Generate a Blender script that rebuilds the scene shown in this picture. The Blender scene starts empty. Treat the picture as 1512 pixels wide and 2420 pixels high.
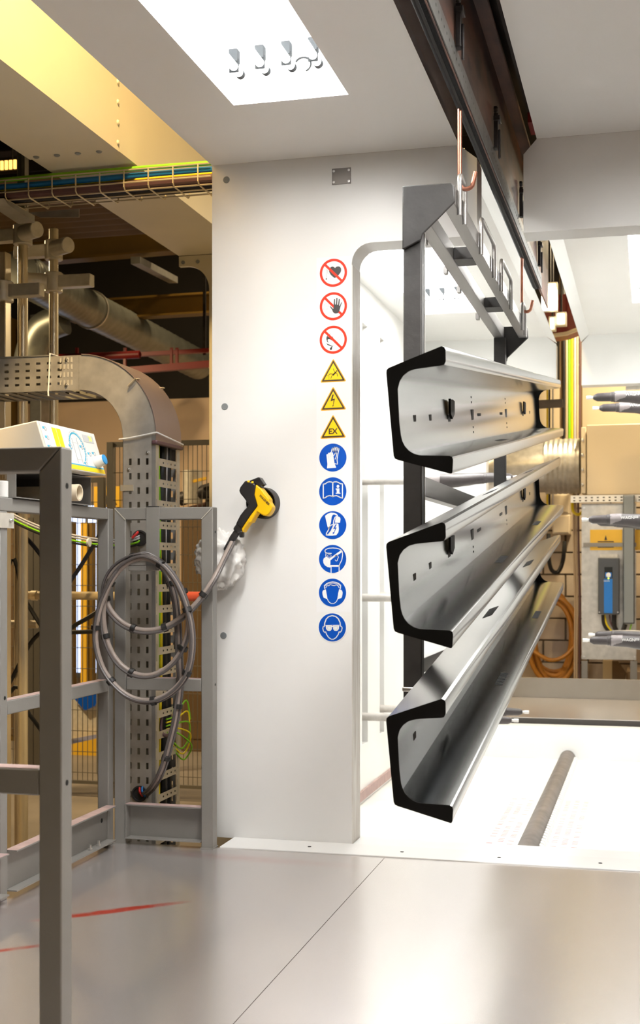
import bpy, bmesh, math, random
from mathutils import Vector, Matrix, noise
random.seed(7)
SC = bpy.context.scene
COL = SC.collection
# ------------------------------------------------------------------ camera
CAMZ, FPX, UC, HZ = 0.993, 3030.0, 756.0, 1337.0
YAW = math.atan(781.0 / FPX)
SA, CA = math.sin(YAW), math.cos(YAW)
cam = bpy.data.cameras.new('camera')
cam.sensor_fit = 'VERTICAL'; cam.sensor_height = 36.0; cam.sensor_width = 36.0
cam.lens = FPX / 2420 * 36.0
cam.shift_y = (HZ - 1210) / 2420
cam.clip_start = 0.05; cam.clip_end = 60
cam.dof.use_dof = True; cam.dof.focus_distance = 3.7; cam.dof.aperture_fstop = 7.1
camo = bpy.data.objects.new('camera', cam); COL.objects.link(camo)
camo.location = (0, 0, CAMZ); camo.rotation_euler = (math.pi / 2, 0, YAW)
SC.camera = camo
# ------------------------------------------------------------------ world, exposure
w = bpy.data.worlds.new('hall_air'); SC.world = w; w.use_nodes = True
w.node_tree.nodes['Background'].inputs[0].default_value = (1.0, 0.86, 0.66, 1)
w.node_tree.nodes['Background'].inputs[1].default_value = 0.10
vs = SC.view_settings
vs.view_transform = 'Standard'; vs.look = 'None'; vs.gamma = 1.0; vs.exposure = 0.1
vs.use_curve_mapping = False
SC.cycles.use_denoising = True
SC.cycles.max_bounces = 7; SC.cycles.diffuse_bounces = 5; SC.cycles.glossy_bounces = 4
SC.cycles.use_adaptive_sampling = True; SC.cycles.adaptive_threshold = 0.025
SC.cycles.transparent_max_bounces = 12
SC.cycles.sample_clamp_indirect = 6.0
SC.cycles.caustics_reflective = True; SC.cycles.caustics_refractive = False
# light powers (the lamps themselves are built with their fixtures below)
P_ENTRY, P_BOOTH, P_HALL, P_HALL_BACK, P_LOBBY = 60.0, 50.0, 300.0, 78.0, 118.0

# ------------------------------------------------------------------ helpers
def px(u, v, X=None, Y=None, Z=None):
    """a point of the place, found from where it shows in the photograph and one known coordinate"""
    r = (u - UC) / FPX; q = (HZ - v) / FPX
    dx, dy, dz = r * CA - SA, r * SA + CA, q
    if Y is not None: t = Y / dy
    elif X is not None: t = X / dx
    else: t = (Z - CAMZ) / dz
    return Vector((dx * t, dy * t, CAMZ + dz * t))

def wloc(o):
    v = Vector((0, 0, 0))
    while o is not None:
        v = v + o.location; o = o.parent
    return v

class G:
    def __init__(s): s.v = []; s.f = []
    def add(s, vs, fs):
        n = len(s.v); s.v += [Vector(p) for p in vs]; s.f += [[i + n for i in f] for f in fs]; return s
    def box(s, x0, x1, y0, y1, z0, z1):
        return s.add([(x0,y0,z0),(x1,y0,z0),(x1,y1,z0),(x0,y1,z0),(x0,y0,z1),(x1,y0,z1),(x1,y1,z1),(x0,y1,z1)],
                     [[3,2,1,0],[4,5,6,7],[0,1,5,4],[1,2,6,5],[2,3,7,6],[3,0,4,7]])
    def bar(s, a, b, w, h, up=(0,0,1)):
        a = Vector(a); b = Vector(b); d = (b - a).normalized(); up = Vector(up)
        if abs(d.dot(up)) > .99: up = Vector((0,1,0))
        x = d.cross(up).normalized(); y = x.cross(d)
        P = [a + x*(sx*w/2) + y*(sy*h/2) for sx, sy in ((-1,-1),(1,-1),(1,1),(-1,1))]
        P += [p + (b - a) for p in P]
        return s.add(P, [[3,2,1,0],[4,5,6,7],[0,1,5,4],[1,2,6,5],[2,3,7,6],[3,0,4,7]])
    def cyl(s, a, b, r, n=16, r2=None, caps=True):
        a = Vector(a); b = Vector(b); r2 = r if r2 is None else r2
        d = (b - a).normalized(); up = Vector((0,0,1)) if abs(d.z) < .95 else Vector((0,1,0))
        x = d.cross(up).normalized(); y = x.cross(d)
        P = []
        for c, rr in ((a, r), (b, r2)):
            for i in range(n):
                t = 2*math.pi*i/n; P.append(c + x*(rr*math.cos(t)) + y*(rr*math.sin(t)))
        F = [[i, (i+1) % n, n + (i+1) % n, n + i] for i in range(n)]
        if caps: F += [list(range(n))[::-1], list(range(n, 2*n))]
        return s.add(P, F)
    def lathe(s, a, d, prof, n=20):
        """prof: (distance along d, radius) pairs"""
        a = Vector(a); d = Vector(d).normalized(); up = Vector((0,0,1)) if abs(d.z) < .95 else Vector((0,1,0))
        x = d.cross(up).normalized(); y = x.cross(d); P = []; F = []
        for h, r in prof:
            for i in range(n):
                t = 2*math.pi*i/n; P.append(a + d*h + x*(r*math.cos(t)) + y*(r*math.sin(t)))
        for k in range(len(prof) - 1):
            for i in range(n):
                F.append([k*n+i, k*n+(i+1) % n, (k+1)*n+(i+1) % n, (k+1)*n+i])
        F += [list(range(n))[::-1], list(range((len(prof)-1)*n, len(prof)*n))]
        return s.add(P, F)
    def tube(s, path, r, n=10, caps=True, rad=None):
        path = [Vector(p) for p in path]; m = len(path)
        t0 = (path[1] - path[0]).normalized(); up = Vector((0,0,1)) if abs(t0.z) < .9 else Vector((0,1,0))
        x = t0.cross(up).normalized(); P = []; F = []
        for k in range(m):
            t = (path[min(k+1, m-1)] - path[max(k-1, 0)]).normalized()
            x = (x - t * x.dot(t)).normalized(); y = t.cross(x)
            rr = r if rad is None else rad[k]
            for i in range(n):
                a = 2*math.pi*i/n; P.append(path[k] + x*(rr*math.cos(a)) + y*(rr*math.sin(a)))
        for k in range(m - 1):
            for i in range(n):
                F.append([k*n+i, k*n+(i+1) % n, (k+1)*n+(i+1) % n, (k+1)*n+i])
        if caps: F += [list(range(n))[::-1], list(range((m-1)*n, m*n))]
        return s.add(P, F)
    def prism(s, poly, axis, a, b):
        """closed outline (two coordinates) pushed along one axis from a to b"""
        def mk(p, t):
            return {'x': (t, p[0], p[1]), 'y': (p[0], t, p[1]), 'z': (p[0], p[1], t)}[axis]
        n = len(poly); P = [mk(p, a) for p in poly] + [mk(p, b) for p in poly]
        F = [list(range(n)), list(range(n, 2*n))[::-1]] + [[(i+1) % n, i, n+i, n+(i+1) % n] for i in range(n)]
        return s.add(P, F)
    def perf(s, o, U, V, W, H, holes, t):
        """sheet W x H with rectangular openings, thickness t"""
        o = Vector(o); U = Vector(U); V = Vector(V); N = U.cross(V)
        xs = sorted({0.0, W} | {round(q, 5) for h in holes for q in h[:2]}); ys = sorted({0.0, H} | {round(q, 5) for h in holes for q in h[2:]})
        ix = {x: i for i, x in enumerate(xs)}; iy = {y: i for i, y in enumerate(ys)}
        op = set()
        for h in holes:
            for i in range(ix[round(h[0],5)], ix[round(h[1],5)]):
                for j in range(iy[round(h[2],5)], iy[round(h[3],5)]): op.add((i, j))
        nx, ny = len(xs), len(ys)
        P = [o + U*x + V*y + N*k for k in (0, t) for y in ys for x in xs]; F = []
        def q(i, j, k): return k*nx*ny + j*nx + i
        solid = lambda i, j: 0 <= i < nx-1 and 0 <= j < ny-1 and (i, j) not in op
        for i in range(nx-1):
            for j in range(ny-1):
                if not solid(i, j): continue
                F.append([q(i,j,1), q(i+1,j,1), q(i+1,j+1,1), q(i,j+1,1)])
                F.append([q(i,j+1,0), q(i+1,j+1,0), q(i+1,j,0), q(i,j,0)])
                if not solid(i-1, j): F.append([q(i,j,0), q(i,j,1), q(i,j+1,1), q(i,j+1,0)])
                if not solid(i+1, j): F.append([q(i+1,j+1,0), q(i+1,j+1,1), q(i+1,j,1), q(i+1,j,0)])
                if not solid(i, j-1): F.append([q(i+1,j,0), q(i+1,j,1), q(i,j,1), q(i,j,0)])
                if not solid(i, j+1): F.append([q(i,j+1,0), q(i,j+1,1), q(i+1,j+1,1), q(i+1,j+1,0)])
        return s.add(P, F)
    def build(s, name, mat, parent=None, smooth=True, bevel=0, recalc=True, kind=None, label=None):
        off = wloc(parent) if parent is not None else Vector((0,0,0))
        me = bpy.data.meshes.new(name)
        used = sorted({i for f in s.f for i in f}); mp = {k: i for i, k in enumerate(used)}
        me.from_pydata([s.v[k] - off for k in used], [], [[mp[i] for i in f] for f in s.f])
        if recalc:
            bm = bmesh.new(); bm.from_mesh(me); bmesh.ops.recalc_face_normals(bm, faces=bm.faces); bm.to_mesh(me); bm.free()
        if smooth:
            me.polygons.foreach_set('use_smooth', [True]*len(me.polygons)); me.set_sharp_from_angle(angle=math.radians(35))
        me.materials.append(MATS[mat])
        o = bpy.data.objects.new(name, me); COL.objects.link(o)
        if parent is not None: o.parent = parent
        if bevel:
            b = o.modifiers.new('bevel', 'BEVEL'); b.width = bevel; b.segments = 2; b.limit_method = 'ANGLE'; b.angle_limit = math.radians(40)
        if kind: o['kind'] = kind
        if label: o['label'] = label
        return o

def thing(name, label, cat, loc=(0,0,0), group=None):
    o = bpy.data.objects.new(name, None); COL.objects.link(o); o.location = loc; o.empty_display_size = .05
    o['label'] = label; o['category'] = cat
    if group: o['group'] = group
    return o
def tag(o, label, cat, group=None):
    o['label'] = label; o['category'] = cat
    if group: o['group'] = group
    return o
def struct(name, g, mat, label=None, **k):
    o = g.build(name, mat, **k); o['kind'] = 'structure'
    if label: o['label'] = label
    return o
def share(src, name, parent, loc):
    """a copy of a small piece that shares its mesh"""
    o = src.copy(); o.name = name; COL.objects.link(o); o.parent = parent; o.location = loc; return o
def arc(cx, cy, r, a0, a1, n=8):
    return [(cx + r*math.cos(math.radians(a0+(a1-a0)*i/n)), cy + r*math.sin(math.radians(a0+(a1-a0)*i/n))) for i in range(n+1)]
def spline(pts, sub=8):
    pts = [Vector(p) for p in pts]; out = []; n = len(pts)
    for i in range(n-1):
        p0, p1, p2, p3 = pts[max(i-1,0)], pts[i], pts[i+1], pts[min(i+2,n-1)]
        for k in range(sub):
            t = k/sub
            out.append(.5*((2*p1)+(p2-p0)*t+(2*p0-5*p1+4*p2-p3)*t*t+(3*p1-p0-3*p2+p3)*t**3))
    return out + [pts[-1]]

# ------------------------------------------------------------------ materials
MATS = {}
def mat(name, col, rough=.5, metal=0, var=0., scale=8., bump=0., bscale=60., stretch=(1,1,1), spec=.5, rvar=0., col2=None, coat=0):
    m = bpy.data.materials.new(name); m.use_nodes = True; nt = m.node_tree; b = nt.nodes['Principled BSDF']
    b.inputs['Base Color'].default_value = (*col, 1); b.inputs['Roughness'].default_value = rough; b.inputs['Metallic'].default_value = metal
    b.inputs['Specular IOR Level'].default_value = spec; b.inputs['Coat Weight'].default_value = coat
    if var or bump or rvar or col2:
        tc = nt.nodes.new('ShaderNodeTexCoord'); mp = nt.nodes.new('ShaderNodeMapping'); mp.inputs['Scale'].default_value = stretch
        nt.links.new(tc.outputs['Object'], mp.inputs['Vector'])
        n = nt.nodes.new('ShaderNodeTexNoise'); n.inputs['Scale'].default_value = scale; n.inputs['Detail'].default_value = 5
        nt.links.new(mp.outputs[0], n.inputs['Vector'])
        if var or col2:
            r = nt.nodes.new('ShaderNodeValToRGB'); r.color_ramp.elements[0].position = .32; r.color_ramp.elements[1].position = .68
            c2 = col2 or tuple(c*(1-var) for c in col)
            r.color_ramp.elements[0].color = (*c2, 1); r.color_ramp.elements[1].color = (*col, 1)
            nt.links.new(n.outputs['Fac'], r.inputs[0]); nt.links.new(r.outputs[0], b.inputs['Base Color'])
        if rvar:
            mr = nt.nodes.new('ShaderNodeMapRange'); mr.inputs['To Min'].default_value = max(0,rough-rvar); mr.inputs['To Max'].default_value = rough+rvar
            nt.links.new(n.outputs['Fac'], mr.inputs[0]); nt.links.new(mr.outputs[0], b.inputs['Roughness'])
        if bump:
            n2 = nt.nodes.new('ShaderNodeTexNoise'); n2.inputs['Scale'].default_value = bscale; nt.links.new(mp.outputs[0], n2.inputs['Vector'])
            bp = nt.nodes.new('ShaderNodeBump'); bp.inputs['Strength'].default_value = bump; bp.inputs['Distance'].default_value = .002
            nt.links.new(n2.outputs['Fac'], bp.inputs['Height']); nt.links.new(bp.outputs[0], b.inputs['Normal'])
    MATS[name] = m; return m
def emit(name, col, s):
    m = bpy.data.materials.new(name); m.use_nodes = True; nt = m.node_tree; b = nt.nodes['Principled BSDF']
    b.inputs['Base Color'].default_value = (*col, 1); b.inputs['Emission Color'].default_value = (*col, 1); b.inputs['Emission Strength'].default_value = s
    MATS[name] = m
def thin_glass(name, tint=(1,1,1), refl=.06):
    m = bpy.data.materials.new(name); m.use_nodes = True; nt = m.node_tree; nt.nodes.clear()
    o = nt.nodes.new('ShaderNodeOutputMaterial'); mx = nt.nodes.new('ShaderNodeMixShader'); t = nt.nodes.new('ShaderNodeBsdfTransparent'); g = nt.nodes.new('ShaderNodeBsdfGlossy')
    t.inputs[0].default_value = (*tint, 1); g.inputs['Roughness'].default_value = .03; mx.inputs[0].default_value = refl
    nt.links.new(t.outputs[0], mx.inputs[1]); nt.links.new(g.outputs[0], mx.inputs[2]); nt.links.new(mx.outputs[0], o.inputs[0]); MATS[name] = m

mat('white_panel', (.85,.842,.825), .38, var=.03, scale=3)
mat('booth_white', (.86,.865,.85), .35, var=.03, scale=3)
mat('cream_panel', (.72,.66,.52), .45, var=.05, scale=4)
mat('sticker_white', (.86,.86,.86), .3)
mat('worn_jamb', (.87,.855,.82), .5, col2=(.62,.565,.515), scale=9, stretch=(6,6,.55), bump=.1)
mat('steel_floor', (.72,.685,.67), .25, .78, var=.07, scale=.9)
mat('floor_under', (.05,.045,.04), .8)
mat('dark_steel', (.05,.045,.045), .5, .6, var=.4, scale=30)
mat('rust_steel', (.17,.082,.058), .62, .15, col2=(.045,.032,.03), scale=11, bump=.4, bscale=50, stretch=(1,.35,1))
mat('dark_rust', (.035,.024,.02), .75, .2, var=.6, scale=8)
mat('slot_side', (.84,.78,.74), .6, 0, var=.12, scale=5)
mat('black_tube', (.010,.0105,.012), .5, 0, var=.35, scale=70, bump=.2, bscale=150, spec=.03)
mat('perf_grey', (.17,.17,.165), .5, .4, var=.25, scale=25)
mat('copper_rod', (.50,.22,.15), .35, .85, var=.3, scale=40)
mat('rack_steel', (.062,.06,.059), .5, .4, var=.3, scale=14, bump=.2, bscale=90)
mat('rack_light', (.36,.35,.34), .42, .7, var=.2, scale=20, stretch=(1,.1,1))
mat('shelf_steel', (.185,.19,.195), .16, 1.0)
mat('shelf_black', (.006,.0055,.005), .6, spec=.12)
mat('slot_black', (.004,.004,.004), .7)
mat('guard_grey', (.255,.243,.225), .5, .15, var=.05, scale=10, bump=.12, bscale=300)
mat('guard_dust', (.46,.33,.31), .8, var=.2, scale=20)
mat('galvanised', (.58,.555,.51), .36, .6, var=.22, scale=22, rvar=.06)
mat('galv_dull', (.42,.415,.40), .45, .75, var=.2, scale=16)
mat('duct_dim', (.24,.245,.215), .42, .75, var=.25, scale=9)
mat('duct_cover', (.40,.31,.29), .38, .6, var=.08, scale=6)
mat('chrome_pole', (.72,.63,.47), .33, .6, var=.1, scale=6)
mat('alu_clamp', (.68,.64,.56), .4, .35, var=.15, scale=30)
mat('yellow_paint', (.78,.46,.03), .5, var=.1, scale=6)
mat('ochre_beam', (.17,.095,.010), .5, .1, var=.25, scale=3)
mat('yellow_plastic', (.86,.50,.0), .42, bump=.08, bscale=400)
mat('black_plastic', (.022,.02,.02), .36)
mat('grey_plastic', (.075,.075,.08), .4)
mat('rubber', (.03,.027,.026), .55)
mat('hose_beige', (.30,.245,.215), .42, var=.12, scale=30)
mat('hose_grey', (.10,.088,.085), .4)
mat('tape_black', (.014,.013,.013), .5)
mat('cloth_white', (.78,.76,.73), .75, var=.06, scale=20)
mat('tie_white', (.75,.74,.72), .4)
mat('red_sign', (.80,.032,.008), .5, spec=.2)
mat('picto_black', (.03,.026,.026), .5)
mat('picto_brown', (.06,.03,.012), .5)
mat('picto_grey', (.55,.55,.57), .5)
mat('sign_yellow', (.93,.62,.0), .4)
mat('sign_amber', (.86,.42,.0), .4)
mat('sign_blue', (.0,.068,.42), .5, spec=.2)
mat('cap_grey', (.22,.24,.25), .5)
mat('plate_grey', (.20,.18,.165), .4, .5)
mat('screw_metal', (.65,.64,.62), .3, .9)
mat('ctrl_white', (.80,.79,.75), .4)
mat('ctrl_cream', (.68,.62,.51), .5)
mat('ctrl_yellow', (.92,.66,.0), .4)
mat('ctrl_blue', (.02,.26,.58), .35)
mat('cyan_print', (.06,.42,.62), .5)
emit('digits_lit', (.62,.85,.12), 1.1)
mat('pvc_cream', (.70,.60,.44), .4)
mat('cable_black', (.012,.012,.013), .45)
mat('cable_blue', (.01,.15,.42), .45)
mat('cable_green', (.22,.55,.015), .45)
mat('cable_yellow', (.80,.60,.01), .45)
mat('cable_grey', (.50,.49,.50), .45)
mat('cable_red', (.55,.02,.015), .45)
mat('cable_purple', (.11,.055,.06), .5)
mat('cable_navy', (.012,.017,.04), .5)
mat('cable_tan', (.52,.40,.27), .5)
mat('orange_hose', (.50,.20,.02), .42, var=.2, scale=20)
mat('red_paint', (.19,.008,.007), .45, var=.2, scale=6)
mat('red_pipe', (.72,.13,.09), .4)
mat('cream_pipe', (.62,.50,.32), .4)
mat('fence_wire', (.20,.185,.16), .5, .4)
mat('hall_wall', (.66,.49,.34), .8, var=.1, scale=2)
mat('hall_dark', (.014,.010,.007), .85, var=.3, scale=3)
mat('hall_floor', (.20,.17,.14), .6, var=.2, scale=3)
mat('brown_sheet', (.13,.075,.028), .6, var=.2, scale=4)
mat('block', (.52,.43,.33), .85, var=.16, scale=7, bump=.3, bscale=40)
mat('mortar', (.13,.10,.07), .9)
mat('beige_cabinet', (.60,.50,.35), .5, var=.03, scale=3)
mat('inverter_dark', (.055,.06,.068), .42)
mat('inverter_blue', (.0,.15,.52), .4)
mat('screen_dark', (.02,.022,.024), .2)
mat('gun_grey', (.065,.055,.055), .42, var=.25, scale=25)
mat('gun_dust', (.36,.32,.32), .3, .1, var=.4, scale=12)
mat('gun_pole', (.60,.57,.53), .45, .1, var=.3, scale=14)
mat('pipe_brown', (.20,.17,.155), .5, .3, var=.35, scale=14)
mat('red_dust', (.70,.16,.16), .8)
mat('socket_grey', (.013,.0145,.016), .8, spec=0.)
mat('socket_wire', (.004,.0045,.005), .8, spec=0.)
emit('tube_lit', (1.0,.99,.96), 9.0)
emit('lamp_warm', (1.0,.86,.55), 14.0)
emit('lamp_orange', (1.0,.55,.12), 2.2)
emit('day_window', (.55,.68,1.0), 1.7)
thin_glass('clear_pane'); thin_glass('bottle_clear', (.85,.72,.52), .12)
# red and pink streaks blended into the left floor plate's colour
def floor_nodes():
    m = MATS['steel_floor']; nt = m.node_tree; b = nt.nodes['Principled BSDF']
    src = b.inputs['Base Color'].links[0].from_socket
    geo = nt.nodes.new('ShaderNodeNewGeometry')
    def streak(cx, cy, ang, lx, ly):
        mp = nt.nodes.new('ShaderNodeMapping'); mp.vector_type = 'TEXTURE'
        mp.inputs['Location'].default_value = (cx, cy, 0); mp.inputs['Rotation'].default_value = (0,0,ang); mp.inputs['Scale'].default_value = (lx, ly, 1)
        nt.links.new(geo.outputs['Position'], mp.inputs[0])
        gr = nt.nodes.new('ShaderNodeTexGradient'); gr.gradient_type = 'SPHERICAL'; nt.links.new(mp.outputs[0], gr.inputs[0])
        return gr.outputs['Fac']
    n = nt.nodes.new('ShaderNodeTexNoise'); n.inputs['Scale'].default_value = 22; nt.links.new(geo.outputs['Position'], n.inputs['Vector'])
    cur = src
    for cx, cy, ang, lx, ly, k, col in ((-1.50,3.42,.72,.26,.03,2.2,(.85,.06,.025)),(-1.62,3.0,.7,.20,.02,1.2,(.75,.12,.08)),(-1.35,4.15,-.05,.5,.06,.5,(.62,.30,.28)),(-1.7,3.45,.7,.5,.25,.35,(.62,.40,.34))):
        s = streak(cx, cy, ang, lx, ly)
        a = nt.nodes.new('ShaderNodeMath'); a.operation = 'MULTIPLY'; nt.links.new(s, a.inputs[0]); nt.links.new(n.outputs['Fac'], a.inputs[1])
        c = nt.nodes.new('ShaderNodeMath'); c.operation = 'MULTIPLY'; c.use_clamp = True; nt.links.new(a.outputs[0], c.inputs[0]); c.inputs[1].default_value = k*1.6
        mx = nt.nodes.new('ShaderNodeMix'); mx.data_type = 'RGBA'; nt.links.new(c.outputs[0], mx.inputs[0]); nt.links.new(cur, mx.inputs[6]); mx.inputs[7].default_value = (*col, 1)
        cur = mx.outputs[2]
    nt.links.new(cur, b.inputs['Base Color'])
floor_nodes()
# ------------------------------------------------------------------ the setting
YW, YI = 4.45, 4.577          # entrance wall, outer and inner face
XL, XR, OL, OR, OZ, CZ = -1.555, .547, -1.03, .022, 2.14, 2.459
SL, SR, KL, KR = -.584, -.424, -.6457, -.3786   # conveyor slot in the wall / in the ceiling
BL, BR, BF, YB, YBO = -1.45, .442, -.24, 8.30, 8.427
def wall_half(y0, y1, left, zb=0.0):
    g = G(); rr = .07
    if left:
        poly = [(XL, zb), (OL, zb)] + [(OL, OZ-rr)] + arc(OL+rr, OZ-rr, rr, 180, 90, 6) + [(SL, OZ), (SL, CZ-.05), (KL, CZ), (XL, CZ)]
    else:
        poly = [(XR, zb), (OR, zb)] + [(OR, OZ-rr)] + arc(OR-rr, OZ-rr, rr, 0, 90, 6) + [(SR, OZ), (SR, CZ-.05), (KR, CZ), (XR, CZ)]
    return g.prism(poly, 'y', y0, y1)
wfl = struct('wall_front_left', wall_half(YW, YI, True), 'white_panel', 'white booth entrance wall left of the doorway')
wfr = struct('wall_front_right', wall_half(YW, YI, False), 'white_panel', 'white booth entrance wall right of the conveyor slot')
wbl = struct('wall_back_left', wall_half(YB, YBO, True, BF), 'booth_white', 'white far wall inside the booth left of its exit opening')
wbr = struct('wall_back_right', wall_half(YB, YBO, False, BF), 'booth_white', 'white far wall inside the booth right of its conveyor slot')
# worn lining on the door jamb
G().box(OL-.001, OL+.002, YW+.002, YI-.002, .001, OZ-.075).build('jamb_lining', 'worn_jamb', wfl, label='scuffed greyish door jamb')
cap = None
for i, (u, v) in enumerate(((535,425),(531,961),(528,1502))):
    c = px(u, v, Y=YW)
    G().lathe((c.x, YW+.001, c.z), (0,-1,0), [(0,.0125),(.002,.0125),(.0032,.011)], 20).build('plug_cap', 'cap_grey', wfl)
# sill of the exit opening, sill under the entrance
s = struct('trim_1', G().box(OL+.001, OR-.001, YB+.001, YBO-.001, BF, -.035), 'booth_white', 'low white sill below the far exit opening')
s = struct('trim_2', G().box(OL+.001, OR-.001, YW, YI+.01, BF, -.004), 'booth_white', 'white sill at the booth entrance')
# threshold strip with screws
th = struct('trim_3', G().box(-1.47, .9, 4.285, YW-.001, -.02, .004), 'white_panel', 'white threshold strip screwed down before the doorway', bevel=.002)
G().box(OL+.004, OR-.004, YW+.001, YI, -.003, .0025).build('sill_plate', 'booth_white', th)
for u, v in ((735,1998),(952,2011),(1181,2023),(1419,2036)):
    c = px(u, v, Z=.004)
    G().cyl((c.x, 4.36, .0038), (c.x, 4.36, .0052), .0065, 12).build('screw', 'slot_black', th)
# vestibule floor: steel plates over a dark frame
fl = struct('floor', G().box(-1.93, .95, -.6, 4.33, -.06, -.012), 'floor_under', 'bare steel plate floor of the entrance platform')
G().box(-1.905, -.8765, -.6, 4.284, -.011, 0).build('floor_plate', 'steel_floor', fl, smooth=False)
G().box(-.8745, .95, -.6, 4.284, -.011, 0).build('floor_plate', 'steel_floor', fl, smooth=False)
# ceilings with a hole for each light panel
LX0, LX1 = -1.285, -.91
MX0, MX1 = -.098, .277
def ceil_piece(name, x0, x1, y0, y1, hole, m, label):
    holes = [(hole[0]-x0, hole[1]-x0, hole[2]-y0, hole[3]-y0)]
    return struct(name, G().perf((x0, y0, CZ), (1,0,0), (0,1,0), x1-x0, y1-y0, holes, .03), m, label, smooth=False)
cl = ceil_piece('ceiling_left', XL, KL, .2, YW-.001, (LX0, LX1, 2.35, 3.885), 'white_panel', 'white ceiling panel left of the conveyor slot with a recessed light')
cr = ceil_piece('ceiling_right', KR, XR, .2, YW-.001, (MX0, MX1, 1.85, 3.30), 'white_panel', 'white ceiling panel right of the conveyor slot')
bcl = ceil_piece('ceiling_booth_left', BL, KL, YI+.001, YB-.001, (LX0, LX1, 5.55, 7.39), 'booth_white', 'white booth ceiling left of the slot')
bcr = ceil_piece('ceiling_booth_right', KR, BR, YI+.001, YB-.001, (MX0, MX1, 5.55, 7.36), 'booth_white', 'white booth ceiling right of the slot')
# slot flanks
for c, x0, x1 in ((cl, KL-.004, KL), (cr, KR, KR+.004)):
    G().box(x0, x1, .2, YW-.002, CZ+.001, CZ+.26).build('slot_upstand', 'slot_side', c)
for c, xa, xb in ((bcl, KL, SL+.004), (bcr, KR, SR-.004)):
    G().prism([(xa, CZ), (xb, CZ-.046), (xb, CZ-.04), (xa, CZ+.008)], 'y', YI+.001, YB-.001).build('slot_flap', 'booth_white', c)
# booth side walls with gun slots
SLOTS = ((6.50,6.64), (6.95,7.07))
def side_wall(name, x, lab):
    holes = [(a-YI-.001, b-YI-.001, .30, 2.50) for a, b in SLOTS]
    return struct(name, G().perf((x, YI+.001, BF), (0,1,0), (0,0,1), YB-YI-.002, CZ-BF, holes, .04), 'booth_white', lab, smooth=False)
bwl = side_wall('wall_left', BL-.04, 'white booth side wall with tall gun slots')
bwr = side_wall('wall_right', BR, 'white booth side wall opposite, with tall gun slots')
G().box(BL-.22, BL-.19, 6.2, 7.4, BF, CZ).build('slot_lining', 'booth_white', bwl)
G().box(BR+.20, BR+.23, 6.2, 7.4, BF, CZ).build('slot_lining', 'booth_white', bwr)
G().box(BL+.001, BL+.012, YI+.002, YB-.002, BF+.02, BF+.07).build('skirting', 'guard_dust', bwl, label='pink dusted skirting strip')
bf = struct('floor_booth', G().box(BL-.04, BR+.04, YI+.011, YB, BF-.05, BF), 'booth_white', 'white floor of the spray booth')
# rows of red marks beside the drain
d = G(); rnd = random.Random(3)
for row in range(3):
    for side in (-1, 1):
        for k in range(70):
            y = 4.75 + k*.03 + (row % 2)*.015
            x = -.51 + side*(.095 + row*.045)
            if rnd.random() < .62:
                d.box(x-.013, x+.013, y-.0035, y+.0035, BF, BF+.0008)
d.build('drain_marks', 'red_dust', bf, smooth=False, kind='stuff', label='rows of tiny red powder marks')
# rear platform beyond the exit
rf = struct('floor_rear', G().box(-1.9, .9, YBO+.01, 9.72, -.05, 0), 'floor_under', 'steel platform floor beyond the exit opening')
G().box(-1.9, .9, YBO+.01, 9.72, .0005, .004).build('floor_plate', 'steel_floor', rf, smooth=False)
# the hall around it
HF, HX0, HX1, HY0, HY1, HZ1 = -.45, -9.0, 4.6, -4.2, 11.6, 4.9
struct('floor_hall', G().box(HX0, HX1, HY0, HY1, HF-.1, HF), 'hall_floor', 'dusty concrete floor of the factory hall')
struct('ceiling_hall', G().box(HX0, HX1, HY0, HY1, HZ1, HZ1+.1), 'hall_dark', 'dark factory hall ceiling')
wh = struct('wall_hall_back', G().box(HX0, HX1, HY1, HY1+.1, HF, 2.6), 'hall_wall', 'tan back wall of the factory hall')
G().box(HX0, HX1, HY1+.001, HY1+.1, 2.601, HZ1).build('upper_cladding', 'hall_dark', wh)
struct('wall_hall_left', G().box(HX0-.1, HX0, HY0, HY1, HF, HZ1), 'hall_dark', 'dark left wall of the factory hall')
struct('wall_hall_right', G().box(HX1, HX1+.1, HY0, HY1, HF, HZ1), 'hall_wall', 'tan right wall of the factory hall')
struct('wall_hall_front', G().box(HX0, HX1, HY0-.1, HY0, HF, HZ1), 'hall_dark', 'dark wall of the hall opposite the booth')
# concrete blocks on the back wall behind the exit
BW, BH = .39, .195
mort = G().box(-1.9, .55, HY1-.035, HY1-.001, HF+.001, 1.65).build('mortar_bed', 'mortar', wh)
blk = None
for r in range(11):
    for c in range(7):
        x = -1.9 + c*BW - (.195 if r % 2 else 0); z = HF + r*BH
        if x < -1.95 or x + BW > .6: continue
        if blk is None:
            blk = G().box(.008, BW-.008, -.05, -.034, .007, BH-.007).build('block', 'block', wh, bevel=.004)
            blk.location = (x, HY1, z)
        else:
            share(blk, 'block', wh, (x, HY1 + rnd.uniform(-.003, .002), z))
# daylight window in the back wall (seen through the fence)
wn = struct('window_1', G().box(-5.62, -5.02, HY1-.05, HY1-.001, -.1, 1.62), 'guard_grey', 'daylit factory window beyond the mesh fence')
for x0, x1 in ((-5.58,-5.345),(-5.315,-5.06)):
    G().box(x0, x1, HY1-.056, HY1-.051, -.05, 1.58).build('pane', 'day_window', wn)

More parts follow.
